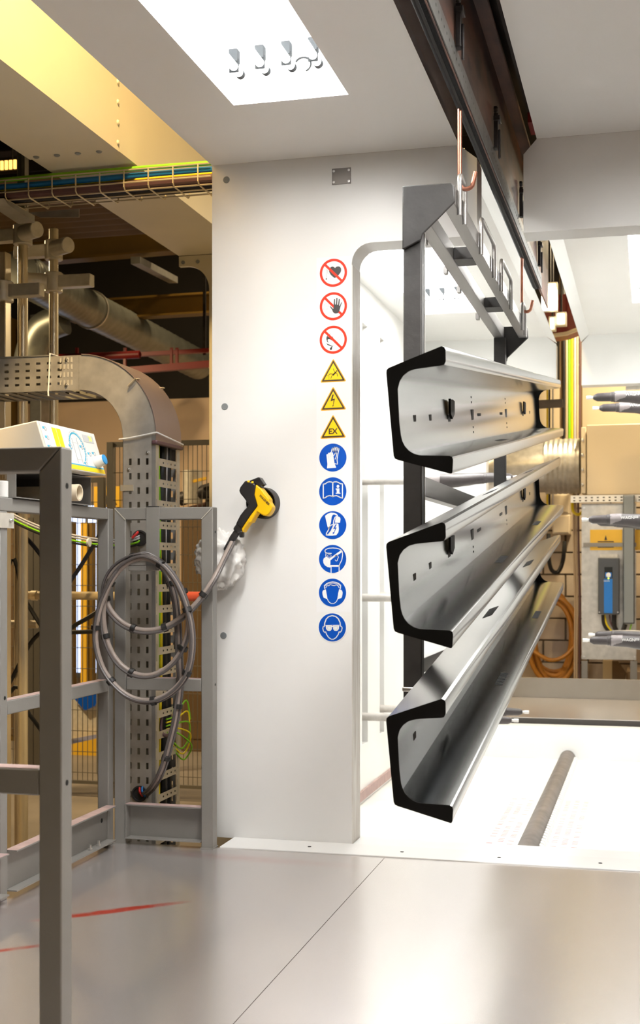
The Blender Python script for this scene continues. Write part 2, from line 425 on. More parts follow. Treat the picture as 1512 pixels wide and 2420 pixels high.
# ------------------------------------------------------------------ light panels
def area(name, loc, sx, sy, power, col=(1,.99,.96), rot=(0,0,0), parent=None, spread=None):
    l = bpy.data.lights.new(name, 'AREA'); l.shape = 'RECTANGLE'; l.size = sx; l.size_y = sy; l.energy = power; l.color = col
    if spread: l.spread = math.radians(spread)
    o = bpy.data.objects.new(name, l); COL.objects.link(o); o.location = loc; o.rotation_euler = rot
    if parent is not None: o.location = Vector(loc) - wloc(parent); o.parent = parent
    return o
def light_panel(label, x0, x1, y0, y1, power, tubes_at_end=True):
    t = thing('ceiling_light', label, 'ceiling light', ((x0+x1)/2, (y0+y1)/2, CZ), 'recessed fluorescent light panels')
    e = .012; zt = CZ+.125
    g = G()
    g.box(x0-e, x0-.001, y0-e, y1+e, CZ+.031, zt); g.box(x1+.001, x1+e, y0-e, y1+e, CZ+.031, zt)
    g.box(x0, x1, y0-e, y0-.001, CZ+.031, zt); g.box(x0, x1, y1+.001, y1+e, CZ+.031, zt); g.box(x0-e, x1+e, y0-e, y1+e, zt, zt+.01)
    g.build('housing', 'sticker_white', t, smooth=False)
    G().box(x0+.001, x1-.001, y0+.001, y1-.001, CZ+.010, CZ+.014).build('pane', 'clear_pane', t)
    for k in range(4):
        x = x0 + .05 + k*.0855; ye = y1-.10 - .008*k
        tb = G().cyl((x, y0+.06, CZ+.062), (x, ye, CZ+.062), .013, 14).build('tube', 'tube_lit', t)
        G().cyl((x, ye+.0005, CZ+.062), (x, ye+.02, CZ+.062), .0145, 14).build('end_cap', 'socket_grey', tb)
        sk = G().box(x-.013, x+.013, ye-.06, ye-.03, CZ+.0755, zt-.012)
        sk.box(x-.015, x+.015, ye-.05, ye-.046, CZ+.045, CZ+.085)
        sk.build('socket', 'socket_grey', tb)
    xm = x0 + .05 + 2.5*.0855
    G().tube([(xm+.025*math.cos(a), y1-.13, CZ+.055+.022*math.sin(a)) for a in [i*.35-1.2 for i in range(12)]], .003, 8).build('lead', 'socket_grey', t)
    area('light_panel_lamp', ((x0+x1)/2, (y0+y1)/2, zt-.008), x1-x0-.02, y1-y0-.02, power, parent=t)
    return t
light_panel('large recessed light panel in the ceiling left of the conveyor, tubes visible', LX0, LX1, 2.35, 3.885, P_ENTRY)
light_panel('added light panel out of view in the entrance ceiling, right of the conveyor', MX0, MX1, 1.85, 3.30, P_LOBBY)  # panel added out of view to brighten the entrance floor and ceiling
light_panel('light panel inside the booth ceiling behind the hanging rack', LX0, LX1, 5.55, 7.39, P_BOOTH)
light_panel('light panel inside the booth ceiling at the right picture edge', MX0, MX1, 5.55, 7.36, P_BOOTH)

# ------------------------------------------------------------------ hall lamps
def bay_lamp(label, loc, r, power, col=(1,.74,.40)):
    x, y, z = loc
    t = thing('pendant_lamp', label, 'lamp', loc, 'warm pendant lamps in the hall')
    G().lathe((x,y,z+.22), (0,0,-1), [(0,.05),(.08,.06),(.12,r*.75),(.215,r),(.218,r*.97),(.15,r*.7)], 24).build('shade', 'alu_clamp', t)
    G().cyl((x,y,z+.22), (x,y,HZ1), .008, 8).build('rod', 'dark_steel', t)
    G().lathe((x,y,z+.03), (0,0,-1), [(0,r*.8),(.02,r*.86),(.035,r*.6),(.04,.01)], 24).build('lens', 'lamp_warm', t)
    l = bpy.data.lights.new('bulb', 'AREA'); l.shape = 'DISK'; l.size = r*1.6; l.energy = power; l.color = col
    o = bpy.data.objects.new('bulb', l); COL.objects.link(o); o.parent = t; o.location = (0,0,-.02)
bay_lamp('warm pendant lamp above the entrance roof, out of view', (-.95,2.6,4.35), .22, P_HALL, (1,.68,.28))
bay_lamp('added warm lamp hung low out of view at left, brightening the fenced aisle', (-5.1,7.0,3.05), .22, P_HALL*.62)  # unseen lamp added to light the yellow upright, fence and wall from the left
bay_lamp('warm pendant lamp over the aisle before the back wall', (-3.0,9.2,4.35), .22, P_HALL*.22)
bay_lamp('warm pendant lamp behind the viewer', (-.4,-2.2,4.35), .22, P_HALL*.15)
# ------------------------------------------------------------------ lettering
def text_mesh(body, size, mat_name, parent, origin, xdir, ydir, name='lettering', thick=.0006, align='CENTER'):
    cu = bpy.data.curves.new('t', 'FONT'); cu.body = body; cu.size = size; cu.align_x = align; cu.align_y = 'CENTER'; cu.extrude = thick/2; cu.resolution_u = 3; cu.offset = size*.022
    to = bpy.data.objects.new('t', cu); COL.objects.link(to)
    bpy.context.view_layer.update()
    me = bpy.data.meshes.new_from_object(to.evaluated_get(bpy.context.evaluated_depsgraph_get()))
    bpy.data.objects.remove(to); bpy.data.curves.remove(cu)
    X = Vector(xdir).normalized(); Y = Vector(ydir).normalized(); Z = X.cross(Y)
    off = wloc(parent)
    for v in me.vertices:
        v.co = Vector(origin) + X*v.co.x + Y*v.co.y + Z*v.co.z - off
    me.materials.clear(); me.materials.append(MATS[mat_name]); me.name = name
    o = bpy.data.objects.new(name, me); COL.objects.link(o); o.parent = parent
    return o
# ------------------------------------------------------------------ conveyor
cv = thing('conveyor_rail', 'overhead conveyor rail with black track tube and rusty brown beam', 'conveyor', (-.497, 1.5, 2.24))
G().tube([(-.497, 1.5+i*.36, 2.253) for i in range(13)], .019, 20).build('track_tube', 'black_tube', cv)
G().box(-.5005, -.4935, 1.5, 5.80, 2.2325, 2.236).build('track_slot', 'slot_black', cv)
hl = []
for k in range(106):
    y = .03 + k*.0405; hl.append((y, y+.008, .030, .037))
G().perf((-.479, 1.5, 2.245), (0,1,0), (0,0,1), 4.36, .06, hl, .003).build('perforated_plate', 'perf_grey', cv, smooth=False)
G().box(-.489, -.480, 1.5, 6.3, 2.24, 2.5755).build('web', 'rust_steel', cv, bevel=.002)
G().box(-.540, -.440, 1.5, 6.3, 2.576, 2.588).build('flange', 'rust_steel', cv, bevel=.003)
G().box(-.494, -.483, 1.5, 6.3, 2.5885, 2.68).build('web', 'dark_rust', cv)
G().box(-.56, -.42, 1.5, 6.3, 2.681, 2.70).build('flange', 'dark_rust', cv)
for k in range(5):
    y = 2.40 + k*.81
    b = G(); b.box(-.4755, -.462, y, y+.03, 2.30, 2.41); b.box(-.4755, -.455, y-.008, y+.038, 2.385, 2.40); b.box(-.462, -.455, y+.008, y+.02, 2.27, 2.36)
    b.build('bracket', 'dark_steel', cv, bevel=.002)
    G().lathe((-.476, y+.015, 2.425), (1,0,0), [(0,.011),(.008,.011),(.012,.007)], 6).build('bolt', 'dark_steel', cv)
bs = thing('steel_roof_channel', 'dark rusty steel channel closing the slot above the conveyor', 'steel channel', (-.512, 1.5, 2.74))
G().box(KL+.002, KR-.002, 1.2, 6.6, 2.735, 2.75).build('cover_plate', 'dark_rust', bs)
G().box(KR-.02, KR-.002, 1.2, 4.30, 2.50, 2.734).build('side_plate', 'dark_rust', bs)
G().box(KR-.018, KR-.003, 4.31, 4.44, 2.47, 2.734).build('red_end', 'red_paint', bs, label='red painted end')
# ------------------------------------------------------------------ suspension hooks
def hook(y, label):
    x = -.503; zb = 2.036
    p = [Vector((x, y, 2.236 - .2*i/4)) for i in range(4)]
    p += [Vector((x + .019 - .019*math.cos(a), y, zb - .019*math.sin(a))) for a in [math.pi*i/10 for i in range(9)]]
    p += [Vector((x + .040, y, zb + .012)), Vector((x + .043, y, zb + .026))]
    o = G().tube(p, .0062, 12).build('suspension_hook', 'copper_rod')
    return tag(o, label, 'hook', 'copper suspension hooks of the conveyor')
hook(3.475, 'copper coloured suspension hook holding the near end of the rack')
hook(5.215, 'copper coloured suspension hook holding the far end of the rack')
# ------------------------------------------------------------------ rack
rk = thing('hanging_rack', 'dark steel hanging rack with gusseted posts and wire loops', 'rack', (-.60, 3.40, .62))
RZ0, RZ1 = 1.957, 2.005
for y0, y1, zb in ((3.385,3.425,.60),(5.43,5.47,.72)):
    po = G().box(-.642, -.592, y0, y1, zb, RZ0-.0005).build('post', 'rack_steel', rk, bevel=.003)
    G().box(-.645, -.589, y0-.003, y1+.003, .655, .668).build('weld', 'screw_metal', po, bevel=.004)
G().box(-.606, -.5905, 3.426, 3.432, .85, 1.94).build('weld_seam', 'screw_metal', rk)
for y0, y1 in ((3.375,3.384),(5.471,5.480)):
    G().prism([(-.643,2.009),(-.512,2.008),(-.504,2.000),(-.501,1.957),(-.588,1.876),(-.591,1.862),(-.643,1.838)], 'y', y0, y1).build('gusset', 'rack_steel', rk, bevel=.003)
    G().box(-.642, -.506, y0+.002 if y0 > 4 else y0+.01, y1-.01 if y0 > 4 else y1+.03, 1.965, 2.003) if False else None
G().box(-.540, -.505, 3.3845, 5.4705, RZ0, RZ1).build('side_rail', 'rack_light', rk, bevel=.002)
G().box(-.642, -.602, 3.3845, 5.4705, RZ0, RZ1).build('side_rail', 'rack_light', rk, bevel=.002)
for y in (4.02, 4.80):
    G().box(-.6015, -.5405, y, y+.10, RZ0+.002, RZ0+.040).build('crosspiece', 'rack_steel', rk, bevel=.002)
for y in (3.75, 4.15, 4.45, 4.95):
    G().box(-.655, -.6425, y, y+.03, RZ0-.01, RZ0+.012).build('tab', 'rack_light', rk)
for y0, y1 in ((3.43,3.53),(3.88,4.21),(4.42,4.74),(5.17,5.28)):
    r = .007; zt = 2.046; c = .022; x = -.497
    p = [(x, y0, 1.935), (x, y0, 1.99), (x, y0, zt-c)] + [(x, y0+c-c*math.cos(a), zt-c+c*math.sin(a)) for a in [i*.3 for i in range(1,5)]] + [(x, y0+c, zt), (x, y1-c, zt)] + [(x, y1-c+c*math.sin(a), zt-c+c*math.cos(a)) for a in [i*.3 for i in range(1,5)]] + [(x, y1, zt-c), (x, y1, 1.99), (x, y1, 1.935)]
    G().tube(p, r, 12).build('wire_loop', 'rack_light', rk)
G().box(-.636, -.600, 3.4255, 5.4295, 1.184, 1.238).build('cross_rail', 'rack_light', rk, bevel=.002)
G().box(-.636, -.600, 3.4255, 5.4295, .70, .74).build('cross_rail', 'rack_light', rk, bevel=.002)
# ------------------------------------------------------------------ shelves
TH = math.atan(.1205); Y0S, LEN = 2.63, 3.51
AX = Vector((0, math.cos(TH), math.sin(TH))); UP = Vector((0, -math.sin(TH), math.cos(TH)))
prof_px = [(1048,823),(1055,826),(1057,832),(1057,858),(1053,866),(1045,868),(1000,873),(985,876),(970,881),(957,891),(948,904),(943,922),
           (945,1000),(948,1030),(951,1043),(957,1055),(966,1065),(977,1072),(990,1076),(1062,1077),(1068,1080),(1070,1087),(1068,1115),(1066,1119),(1062,1119),(940,1087),(933,1084),(930,1077),(917,885),(918,878),(923,873)]
ZR = 1.300
prof = []
for u, v in prof_px:
    p = px(u, v, Y=2.64); prof.append((p.x, (p.z - ZR)/math.cos(TH)))
steel_px = prof_px[:6] + [(924,884.5),(934,1075.5)] + prof_px[19:]
steel = []
for u, v in steel_px:
    p = px(u, v, Y=2.64); steel.append((p.x, (p.z - ZR)/math.cos(TH)))
def SP(base, s, x, h): return base + AX*s + UP*h + Vector((x,0,0))
def shelf(label, z):
    base = Vector((0, Y0S, z)); t = thing('steel_shelf', label, 'shelf', (-.52, Y0S, z-.11), 'channel shaped steel shelves on the rack')
    n = len(steel); g = G()
    P = [SP(base, .003, x, h) for x, h in steel] + [SP(base, LEN-.003, x, h) for x, h in steel]
    g.add(P, [[i, (i+1) % n, n+(i+1) % n, n+i] for i in range(n)]).build('channel', 'shelf_steel', t)
    n = len(prof)
    for s0, s1 in ((0,.0029),(LEN-.0029,LEN)):
        P = [SP(base, s0, x, h) for x, h in prof] + [SP(base, s1, x, h) for x, h in prof]
        G().add(P, [list(range(n)), list(range(n,2*n))[::-1]] + [[(i+1) % n, i, n+i, n+(i+1) % n] for i in range(n)]).build('end_cap', 'shelf_black', t, smooth=False)
    # openings in the back
    def ys(u): return (px(u, 1000, X=-.524).y - Y0S)/math.cos(TH)
    def slab(gg, s0, s1, h0, h1, x=-.5105, d=.0012):
        P = [SP(base, s, xx, h) for xx in (x, x+d) for s, h in ((s0,h0),(s1,h0),(s1,h1),(s0,h1))]
        gg.add(P, [[0,1,2,3],[7,6,5,4],[0,4,5,1],[1,5,6,2],[2,6,7,3],[3,7,4,0]])
    xb = lambda h: steel[6][0] + (steel[7][0]-steel[6][0])*(steel[6][1]-h)/(steel[6][1]-steel[7][1])
    k = G()
    for u, w_, h0, h1 in ((977,.030,-.009,.006),(1014,.030,-.009,.006),(1040,.045,-.030,.004),(1114,.050,-.020,.016),(1194,.050,-.020,.016),(1229,.045,-.030,.004),(1240,.03,-.008,.005),(1250,.03,-.008,.005)):
        sc = {1040: (3.405-Y0S)/math.cos(TH), 1229: (5.45-Y0S)/math.cos(TH)}.get(u, ys(u)); k = G(); slab(k, sc-w_/2, sc+w_/2, h0, h1, xb(0)-.0004); k.build('keyhole', 'slot_black', t, smooth=False)
    for u in (1130, 1182):
        sc = ys(u); k = G(); slab(k, sc-.04, sc+.04, -.005, .004, xb(0)-.0004); k.build('keyhole', 'slot_black', t, smooth=False)
    k = G()
    for u in (1114, 1194):
        for j in (-.055,-.040,.035,.05): slab(k, ys(u)-.004, ys(u)+.004, j, j+.006, xb(j)-.0004)
    k.build('pin_holes', 'slot_black', t, smooth=False, kind='stuff')
    # vent slits in both flanges
    v = G()
    for sc in (1.27, 2.52):
        for j in range(11):
            s0 = sc + (j-5)*.0165
            for low in (True, False):
                for (i0, i1) in (((7,8),) if low else ((len(steel)-1,0),)):
                    (xa, ha), (xc, hc) = steel[i0], steel[i1]
                    f0, f1 = (.60,.80) if low else (.40,.66)
                    pa = (xa+(xc-xa)*f0, ha+(hc-ha)*f0+.0004); pb = (xa+(xc-xa)*f1, ha+(hc-ha)*f1+.0004)
                    P = [SP(base, s, *q) for s in (s0, s0+.0085) for q in (pa, pb)] + [SP(base, s, q[0], q[1]+.0004) for s in (s0, s0+.0085) for q in (pa, pb)]
                    v.add(P, [[0,1,3,2],[4,6,7,5],[0,4,5,1],[1,5,7,3],[3,7,6,2],[2,6,4,0]])
    v.build('vent_slits', 'slot_black', t, smooth=False, kind='stuff')
    # the rack's support pegs reach through the keyholes
    for yp in (3.405, 5.45):
        s = (yp - Y0S)/math.cos(TH); c = SP(base, s, 0, .004)
        x1 = xb(0) + .0075
        xo = (steel[-4][0]+steel[-3][0])/2
        G().box(-.5915, xo-.003, yp-.006, yp+.006, c.z-.006, c.z+.008).build('peg_arm', 'shelf_black', rk)
        g = G()
        z_ = c.z
        g.add([(xx, yp+yy, z_+zz) for xx in (x1-.004, x1+.002) for yy, zz in ((-.034,.038),(-.012,.034),(.0,.040),(.04,.040),(.04,.006),(.004,-.012),(-.03,.0))], [[0,1,2,3,4,5,6],[13,12,11,10,9,8,7]] + [[(i+1)%7, i, 7+i, 7+(i+1)%7] for i in range(7)])
        g.build('support_peg', 'shelf_black', rk)
    return t
shelf('uppermost of the three steel channel shelves with black ends on the rack', ZR)
shelf('middle one of the three steel channel shelves with black ends on the rack', ZR-.362)
shelf('lowest of the three steel channel shelves with black ends on the rack', ZR-.725)
# ------------------------------------------------------------------ drain pipe in the booth floor
dp = thing('drain_channel', 'dark half round drain cover running along the white booth floor', 'drain', (-.51, 4.6, BF))
pts = [(-.51+.052*math.cos(a), BF+.0006+.06*math.sin(a)) for a in [math.pi*i/14 for i in range(15)]]
G().prism(pts, 'y', 4.60, 8.285).build('cover', 'pipe_brown', dp)
for i in range(60):
    y = 4.9 + i*.055
    if i == 0: tooth0 = G().prism([(-.456,BF+.0006),(-.440,BF+.0006),(-.446,BF+.03),(-.462,BF+.036)], 'y', 4.9, 4.932).build('tooth', 'booth_white', dp)
    else: share(tooth0, 'tooth', dp, (0, i*.055, 0))
# ------------------------------------------------------------------ spray guns in the side slots
def auto_gun(side, y, z, tip, label, words=False):
    """side -1: from the left wall pointing right; 1: from the right wall pointing left"""
    d = Vector((-side, 0, 0)); t = thing('spray_gun', label, 'spray gun', (tip + side*.3, y, z), 'automatic spray guns in the booth side slots')
    xw = (BL - .15) if side < 0 else (BR + .15)
    xb = tip + side*.50
    G().cyl((xw, y, z-.004), (xb + (-side)*.01, y, z-.004), .021, 16).build('pole', 'gun_pole', t)
    o = Vector((tip, y, z))
    G().lathe(o, -d, [(0,.007),(.001,.0095),(.024,.0095),(.0245,.007),(.034,.007)], 14).build('nozzle', 'tie_white', t)
    G().lathe(o - d*.0345, -d, [(0,.010),(.012,.017),(.02,.0205),(.085,.0225),(.088,.025),(.10,.0255)], 20).build('nose_cone', 'gun_grey', t)
    b = G(); N = 22; P = []; F = []
    prf = [(.135,.0265,0),(.17,.028,-.001),(.22,.030,-.004),(.27,.034,-.008),(.32,.036,-.010),(.36,.034,-.008),(.42,.030,-.006),(.50,.025,-.004)]
    for k, (h, r, dz) in enumerate(prf):
        for i in range(N):
            a = 2*math.pi*i/N; rr = r*(1+.05*math.sin(3*a+k*1.7)); P.append(o - d*h + Vector((0, rr*math.cos(a), rr*math.sin(a)+dz)))
    for k in range(len(prf)-1):
        for i in range(N): F.append([k*N+i, k*N+(i+1) % N, (k+1)*N+(i+1) % N, (k+1)*N+i])
    F += [list(range(N))[::-1], list(range((len(prf)-1)*N, len(prf)*N))]
    F1 = [f for f in F if max(f) < 6*N and len(f) == 4] + [list(range(N))[::-1]]
    F2 = [f for f in F if min(f) >= 5*N]
    b.add(P, F1); b.build('body', 'gun_grey', t)
    G().add(P, F2).build('dusty_film', 'gun_dust', t)
    G().lathe(o - d*.14, -d, [(0,.0275),(.05,.0292),(.055,.0292)], 20).build('film_collar', 'gun_dust', t) if words else None
    if words:
        text_mesh('WAGNER', .020, 'tie_white', t, (tip + side*.235, y - .0325, z + .006), (1,0,0), (0,0,1))
auto_gun(-1, 6.57, 1.44, -.69, 'dusty spray gun under the top shelf, the nearer of that left pair')
auto_gun(-1, 7.01, 1.475, -.69, 'dusty spray gun under the top shelf, the farther of that left pair')
auto_gun(-1, 6.57, .83, -.69, 'spray gun pole at mid height from the nearer left wall slot')
auto_gun(-1, 7.01, .83, -.69, 'spray gun pole at mid height from the farther left wall slot')
auto_gun(-1, 6.57, .205, -.65, 'low spray gun with white tip beside the lowest shelf, lower in view')
auto_gun(-1, 7.01, .20, -.638, 'low spray gun with white tip beside the lowest shelf, upper in view')
auto_gun(1, 6.57, 1.837, -.313, 'uppermost spray gun of the right side, the thicker nearer one', True)
auto_gun(1, 7.01, 1.836, -.300, 'spray gun just below the uppermost one at the right edge', True)
auto_gun(1, 6.57, 1.225, -.335, 'spray gun at right before the yellow plate, the nearer one', True)
auto_gun(1, 7.01, 1.225, -.31, 'spray gun at right before the yellow plate, hidden behind its twin')
auto_gun(1, 6.57, .619, -.33, 'shiny lowest spray gun at right below the blue drive, the nearer one', True)
auto_gun(1, 7.01, .624, -.322, 'shiny lowest spray gun at right below the blue drive, the farther one')
# ------------------------------------------------------------------ safety signs on the entrance wall
def onwall(u, v, off): p = px(u, v, Y=YW-off); return Vector((p.x, YW-off, p.z))
def disc(g, c, r, off, n=40):
    g.add([(c.x + r*math.cos(2*math.pi*i/n), YW-off, c.z + r*math.sin(2*math.pi*i/n)) for i in range(n)], [list(range(n))[::-1]])
def ring(g, c, r0, r1, off, n=44):
    P = [(c.x + r*math.cos(2*math.pi*i/n), YW-off, c.z + r*math.sin(2*math.pi*i/n)) for r in (r0, r1) for i in range(n)]
    g.add(P, [[n+i, i, (i+1) % n, n+(i+1) % n] for i in range(n)])
def poly(g, pts, off):
    g.add([onwall(u, v, off) for u, v in pts], [list(range(len(pts)))])
def stroke(g, pts, wpx, off, closed=False):
    P = [Vector(p) for p in pts]
    if closed: P.append(P[0])
    for a, b in zip(P, P[1:]):
        d = (b - a); L = d.length
        if L < 1e-6: continue
        d /= L; n = Vector((-d.y, d.x))*wpx/2; e = d*wpx*.25
        q = [a - e + n, b + e + n, b + e - n, a - e - n]
        g.add([onwall(p.x, p.y, off) for p in q], [[0,1,2,3]])
def flat(g, name, m, parent, off):
    """printed layer with a hair of thickness"""
    n = len(g.v); back = [Vector((p.x, p.y + .00015, p.z)) for p in g.v]
    fs = [f[:] for f in g.f]
    g.v += back
    for f in fs:
        g.f.append([i+n for i in f[::-1]])
    return g.build(name, m, parent, smooth=False, recalc=False)
def fix(o):
    bm = bmesh.new(); bm.from_mesh(o.data); bmesh.ops.recalc_face_normals(bm, faces=bm.faces); bm.to_mesh(o.data); bm.free()
def C1(x, y): return (730 + x/10.083, 590 + y/10.083)
def C3(x, y): return (730 + x/10.083, 1040 + y/10.083)
def C4(x, y): return (730 + x/9.683, 1280 + y/9.683)
def C0(x, y): return (720 + x/5.043, 580 + y/5.043)
def L(f, pts): return [f(*p) for p in pts]
def circ(x, y, rx, ry=None, n=18, a0=0, a1=360):
    ry = ry or rx
    return [(x + rx*math.cos(math.radians(a0+(a1-a0)*i/n)), y + ry*math.sin(math.radians(a0+(a1-a0)*i/n))) for i in range(n + (0 if a1-a0 == 360 else 1))]
RS = .0502
sh = G().box(px(748,1000,Y=YW).x, OL-.003, YW-.0006, YW-.0001, px(790,1447,Y=YW).z, px(790,607,Y=YW).z).build('sticker_sheet', 'sticker_white', smooth=False)
tag(sh, 'tall white sticker sheet behind the column of safety signs beside the doorway', 'sticker')
SG = 'round and triangular safety signs beside the doorway'
def sign(label, u, v, kind):
    c = onwall(u, v, 0); t = thing('safety_sign', label, 'sign', (c.x, YW, c.z), SG)
    if kind == 'ban':
        g = G(); disc(g, c, RS, .0010); flat(g, 'sign_face', 'sticker_white', t, 0)
        g = G(); ring(g, c, RS*.825, RS, .0016); flat(g, 'red_ring', 'red_sign', t, 0)
    elif kind == 'duty':
        g = G(); disc(g, c, RS*1.07, .0010); flat(g, 'sign_edge', 'sticker_white', t, 0)
        g = G(); disc(g, c, RS, .0013); flat(g, 'sign_face', 'sign_blue', t, 0)
    return t, c
def bar45(t, c, off=.0018):
    k = RS*.9*math.sqrt(.5); w_ = RS*.085
    a = Vector((c.x-k, YW-off, c.z+k)); b = Vector((c.x+k, YW-off, c.z-k)); n = Vector((1,0,1)).normalized()*w_
    g = G().add([a+n, b+n, b-n, a-n], [[0,1,2,3]]); flat(g, 'red_bar', 'red_sign', t, 0)
# heart with pacemaker
t, c = sign('round red ringed sign with a crossed out black heart, topmost of the column', *C1(583,553), 'ban')
g = G(); poly(g, L(C1, [(620,437),(590,412),(555,402),(515,417),(482,468),(480,530),(515,595),(560,640),(612,676),(640,660),(700,612),(750,545),(767,490),(762,440),(735,407),(692,398),(650,408)]), .0014); flat(g, 'pictogram', 'picto_black', t, 0)
g = G(); stroke(g, L(C1, [(412,690),(410,510),(418,480),(430,474),(440,490),(443,560),(455,576),(495,577)]), 1.0, .0014); flat(g, 'pictogram', 'picto_grey', t, 0)
g = G(); poly(g, L(C1, circ(412,698,15,18)), .0015); flat(g, 'pictogram', 'picto_black', t, 0)
bar45(t, c)
# hand
t, c = sign('round red ringed sign with a raised black hand', *C1(582,1350), 'ban'); bar45(t, c, .0014)
g = G(); poly(g, L(C1, [(495,1355),(515,1350),(575,1412),(584,1390),(588,1300),(596,1185),(608,1175),(621,1185),(620,1300),(640,1312),(651,1155),(665,1145),(679,1155),(673,1312),(692,1316),(709,1180),(722,1172),(736,1185),(719,1332),(733,1342),(768,1253),(784,1260),(752,1350),(735,1420),(718,1475),(680,1515),(620,1522),(575,1492),(545,1425)]), .0020); flat(g, 'pictogram', 'picto_black', t, 0)
g = G()
stroke(g, L(C1, [(362,1350),(372,1305),(410,1283),(450,1292),(474,1330),(478,1360)]), .8, .0012); stroke(g, L(C1, [(395,1350),(478,1348)]), .8, .0012)
stroke(g, L(C1, [(358,1375),(346,1425),(370,1440)]), .8, .0012); stroke(g, L(C1, circ(432,1415,18,25)), .8, .0012, True); stroke(g, L(C1, [(420,1560),(490,1490),(560,1488)]), .8, .0012)
flat(g, 'pictogram', 'picto_grey', t, 0)
# flame and match
t, c = sign('round red ringed sign with a crossed out flame and match', *C1(579,2147), 'ban')
g = G(); poly(g, L(C1, [(516,1983),(497,2022),(522,2068),(552,2094),(564,2052),(574,2100),(577,2160),(545,2168),(510,2140),(465,2128),(442,2150),(450,2185),(472,2222),(430,2195),(411,2130),(418,2080),(436,2048),(454,2082),(480,2050),(488,2015)]), .0014)
poly(g, L(C1, [(405,2212),(440,2245),(500,2265),(528,2290),(540,2270),(540,2312),(490,2290),(440,2272)]), .0014)
poly(g, L(C1, circ(522,2362,27,30)), .0014); poly(g, L(C1, [(508,2340),(560,2290),(585,2275),(560,2310),(545,2360)]), .0014); flat(g, 'pictogram', 'picto_black', t, 0)
g = G(); stroke(g, L(C1, [(560,2275),(640,2170),(755,2030),(775,2025),(792,2045),(785,2065),(680,2200),(600,2290)]), .9, .0013); flat(g, 'pictogram', 'picto_grey', t, 0)
bar45(t, c)
# warning triangles
def tri(label, f, apex, bl, br):
    pts = [Vector(f(*p)) for p in (apex, bl, br)]; m = (pts[0]+pts[1]+pts[2])/3
    c = onwall(m.x, m.y, 0); t = thing('safety_sign', label, 'sign', (c.x, YW, c.z), SG)
    def layer(k, rr, off, name, mt):
        g = G(); out = []
        for i in range(3):
            p = m + (pts[i]-m)*k; a = (m + (pts[i-1]-m)*k - p).normalized(); b = (m + (pts[(i+1) % 3]-m)*k - p).normalized()
            for s in range(5):
                q = s/4; out.append(p + a*rr*(1-q)**2 + b*rr*q**2)
        poly(g, out, off); flat(g, name, mt, t, 0)
    layer(1.0, 5, .0010, 'sign_edge', 'sign_amber'); layer(.89, 2.5, .0013, 'sign_border', 'picto_brown'); layer(.70, 1.2, .0016, 'sign_face', 'sign_yellow')
    return t
t = tri('yellow warning triangle with a falling person', C0, (340,1346), (182,1636), (497,1620))
g = G()
stroke(g, L(C0, [(262,1548),(288,1548),(288,1597)]), .8, .0020); stroke(g, L(C0, [(288,1538),(310,1530),(338,1536),(362,1515)]), 1.5, .0020)
stroke(g, L(C0, [(338,1545),(368,1512)]), 3.2, .0020); stroke(g, L(C0, [(365,1512),(345,1490),(341,1468)]), 1.1, .0020); stroke(g, L(C0, [(368,1512),(386,1530),(389,1560)]), 1.2, .0020)
stroke(g, L(C0, [(338,1546),(322,1556),(310,1586)]), 1.3, .0020); poly(g, L(C0, circ(380,1497,8,9)), .0021); flat(g, 'pictogram', 'picto_brown', t, 0)
t = tri('yellow warning triangle with a lightning bolt', C0, (338,1680), (183,1971), (497,1955))
g = G(); poly(g, L(C0, [(328,1780),(346,1776),(332,1830),(360,1826),(340,1905),(348,1902),(333,1926),(329,1902),(335,1905),(344,1845),(307,1858)]), .0020); flat(g, 'pictogram', 'picto_brown', t, 0)
t = tri('yellow warning triangle lettered EX', C0, (337,2014), (180,2306), (495,2290))
cc = onwall(*C0(335,2218), .0019); text_mesh('EX', .0275, 'picto_brown', t, (cc.x, YW-.0022, cc.z), (1,0,0), (0,0,1), thick=.0004)
# gloves
t, c = sign('round blue sign with a pair of white gloves', *C3(570,418), 'duty')
g = G(); poly(g, L(C3, [(428,675),(440,580),(425,450),(415,350),(430,332),(450,338),(458,310),(478,298),(496,310),(505,288),(520,284),(535,300),(552,290),(570,300),(582,380),(610,560),(645,650),(640,662)]), .0017)
for p in ([(530,290),(548,210),(562,190),(575,200),(572,275)], [(572,275),(598,185),(612,165),(625,180),(612,285)], [(612,285),(645,190),(662,172),(675,188),(658,280)], [(658,280),(690,205),(708,195),(716,215),(690,320),(668,470),(680,575),(612,562)], [(590,370),(620,320),(645,300),(660,320),(650,390),(622,455)]):
    stroke(g, L(C3, p), 1.9, .0017)
flat(g, 'pictogram', 'sticker_white', t, 0)
g = G()
for p in ([(455,350),(470,440)], [(500,320),(505,400)], [(537,305),(545,390)]): stroke(g, L(C3, p), .6, .0020)
flat(g, 'pictogram', 'picto_grey', t, 0)
# book with i
t, c = sign('round blue sign with a white open book marked i', *C3(567,1222), 'duty')
g = G()
stroke(g, L(C3, [(340,1052),(390,1042),(430,1010),(480,993),(530,998),(567,1015),(600,997),(650,993),(700,1010),(745,1038),(797,1045)]), 2.5, .0017)
stroke(g, L(C3, [(340,1052),(340,1385),(390,1372),(430,1340),(490,1325),(540,1335),(567,1350),(600,1332),(655,1325),(705,1345),(750,1370),(797,1383),(797,1045)]), 2.5, .0017); stroke(g, L(C3, [(567,1015),(567,1350)]), 2.5, .0017)
poly(g, L(C3, circ(690,1103,34,36)), .0017); poly(g, L(C3, [(636,1155),(725,1148),(725,1255),(750,1258),(748,1278),(638,1278),(636,1258),(662,1255),(655,1180),(636,1178)]), .0017); flat(g, 'pictogram', 'sticker_white', t, 0)
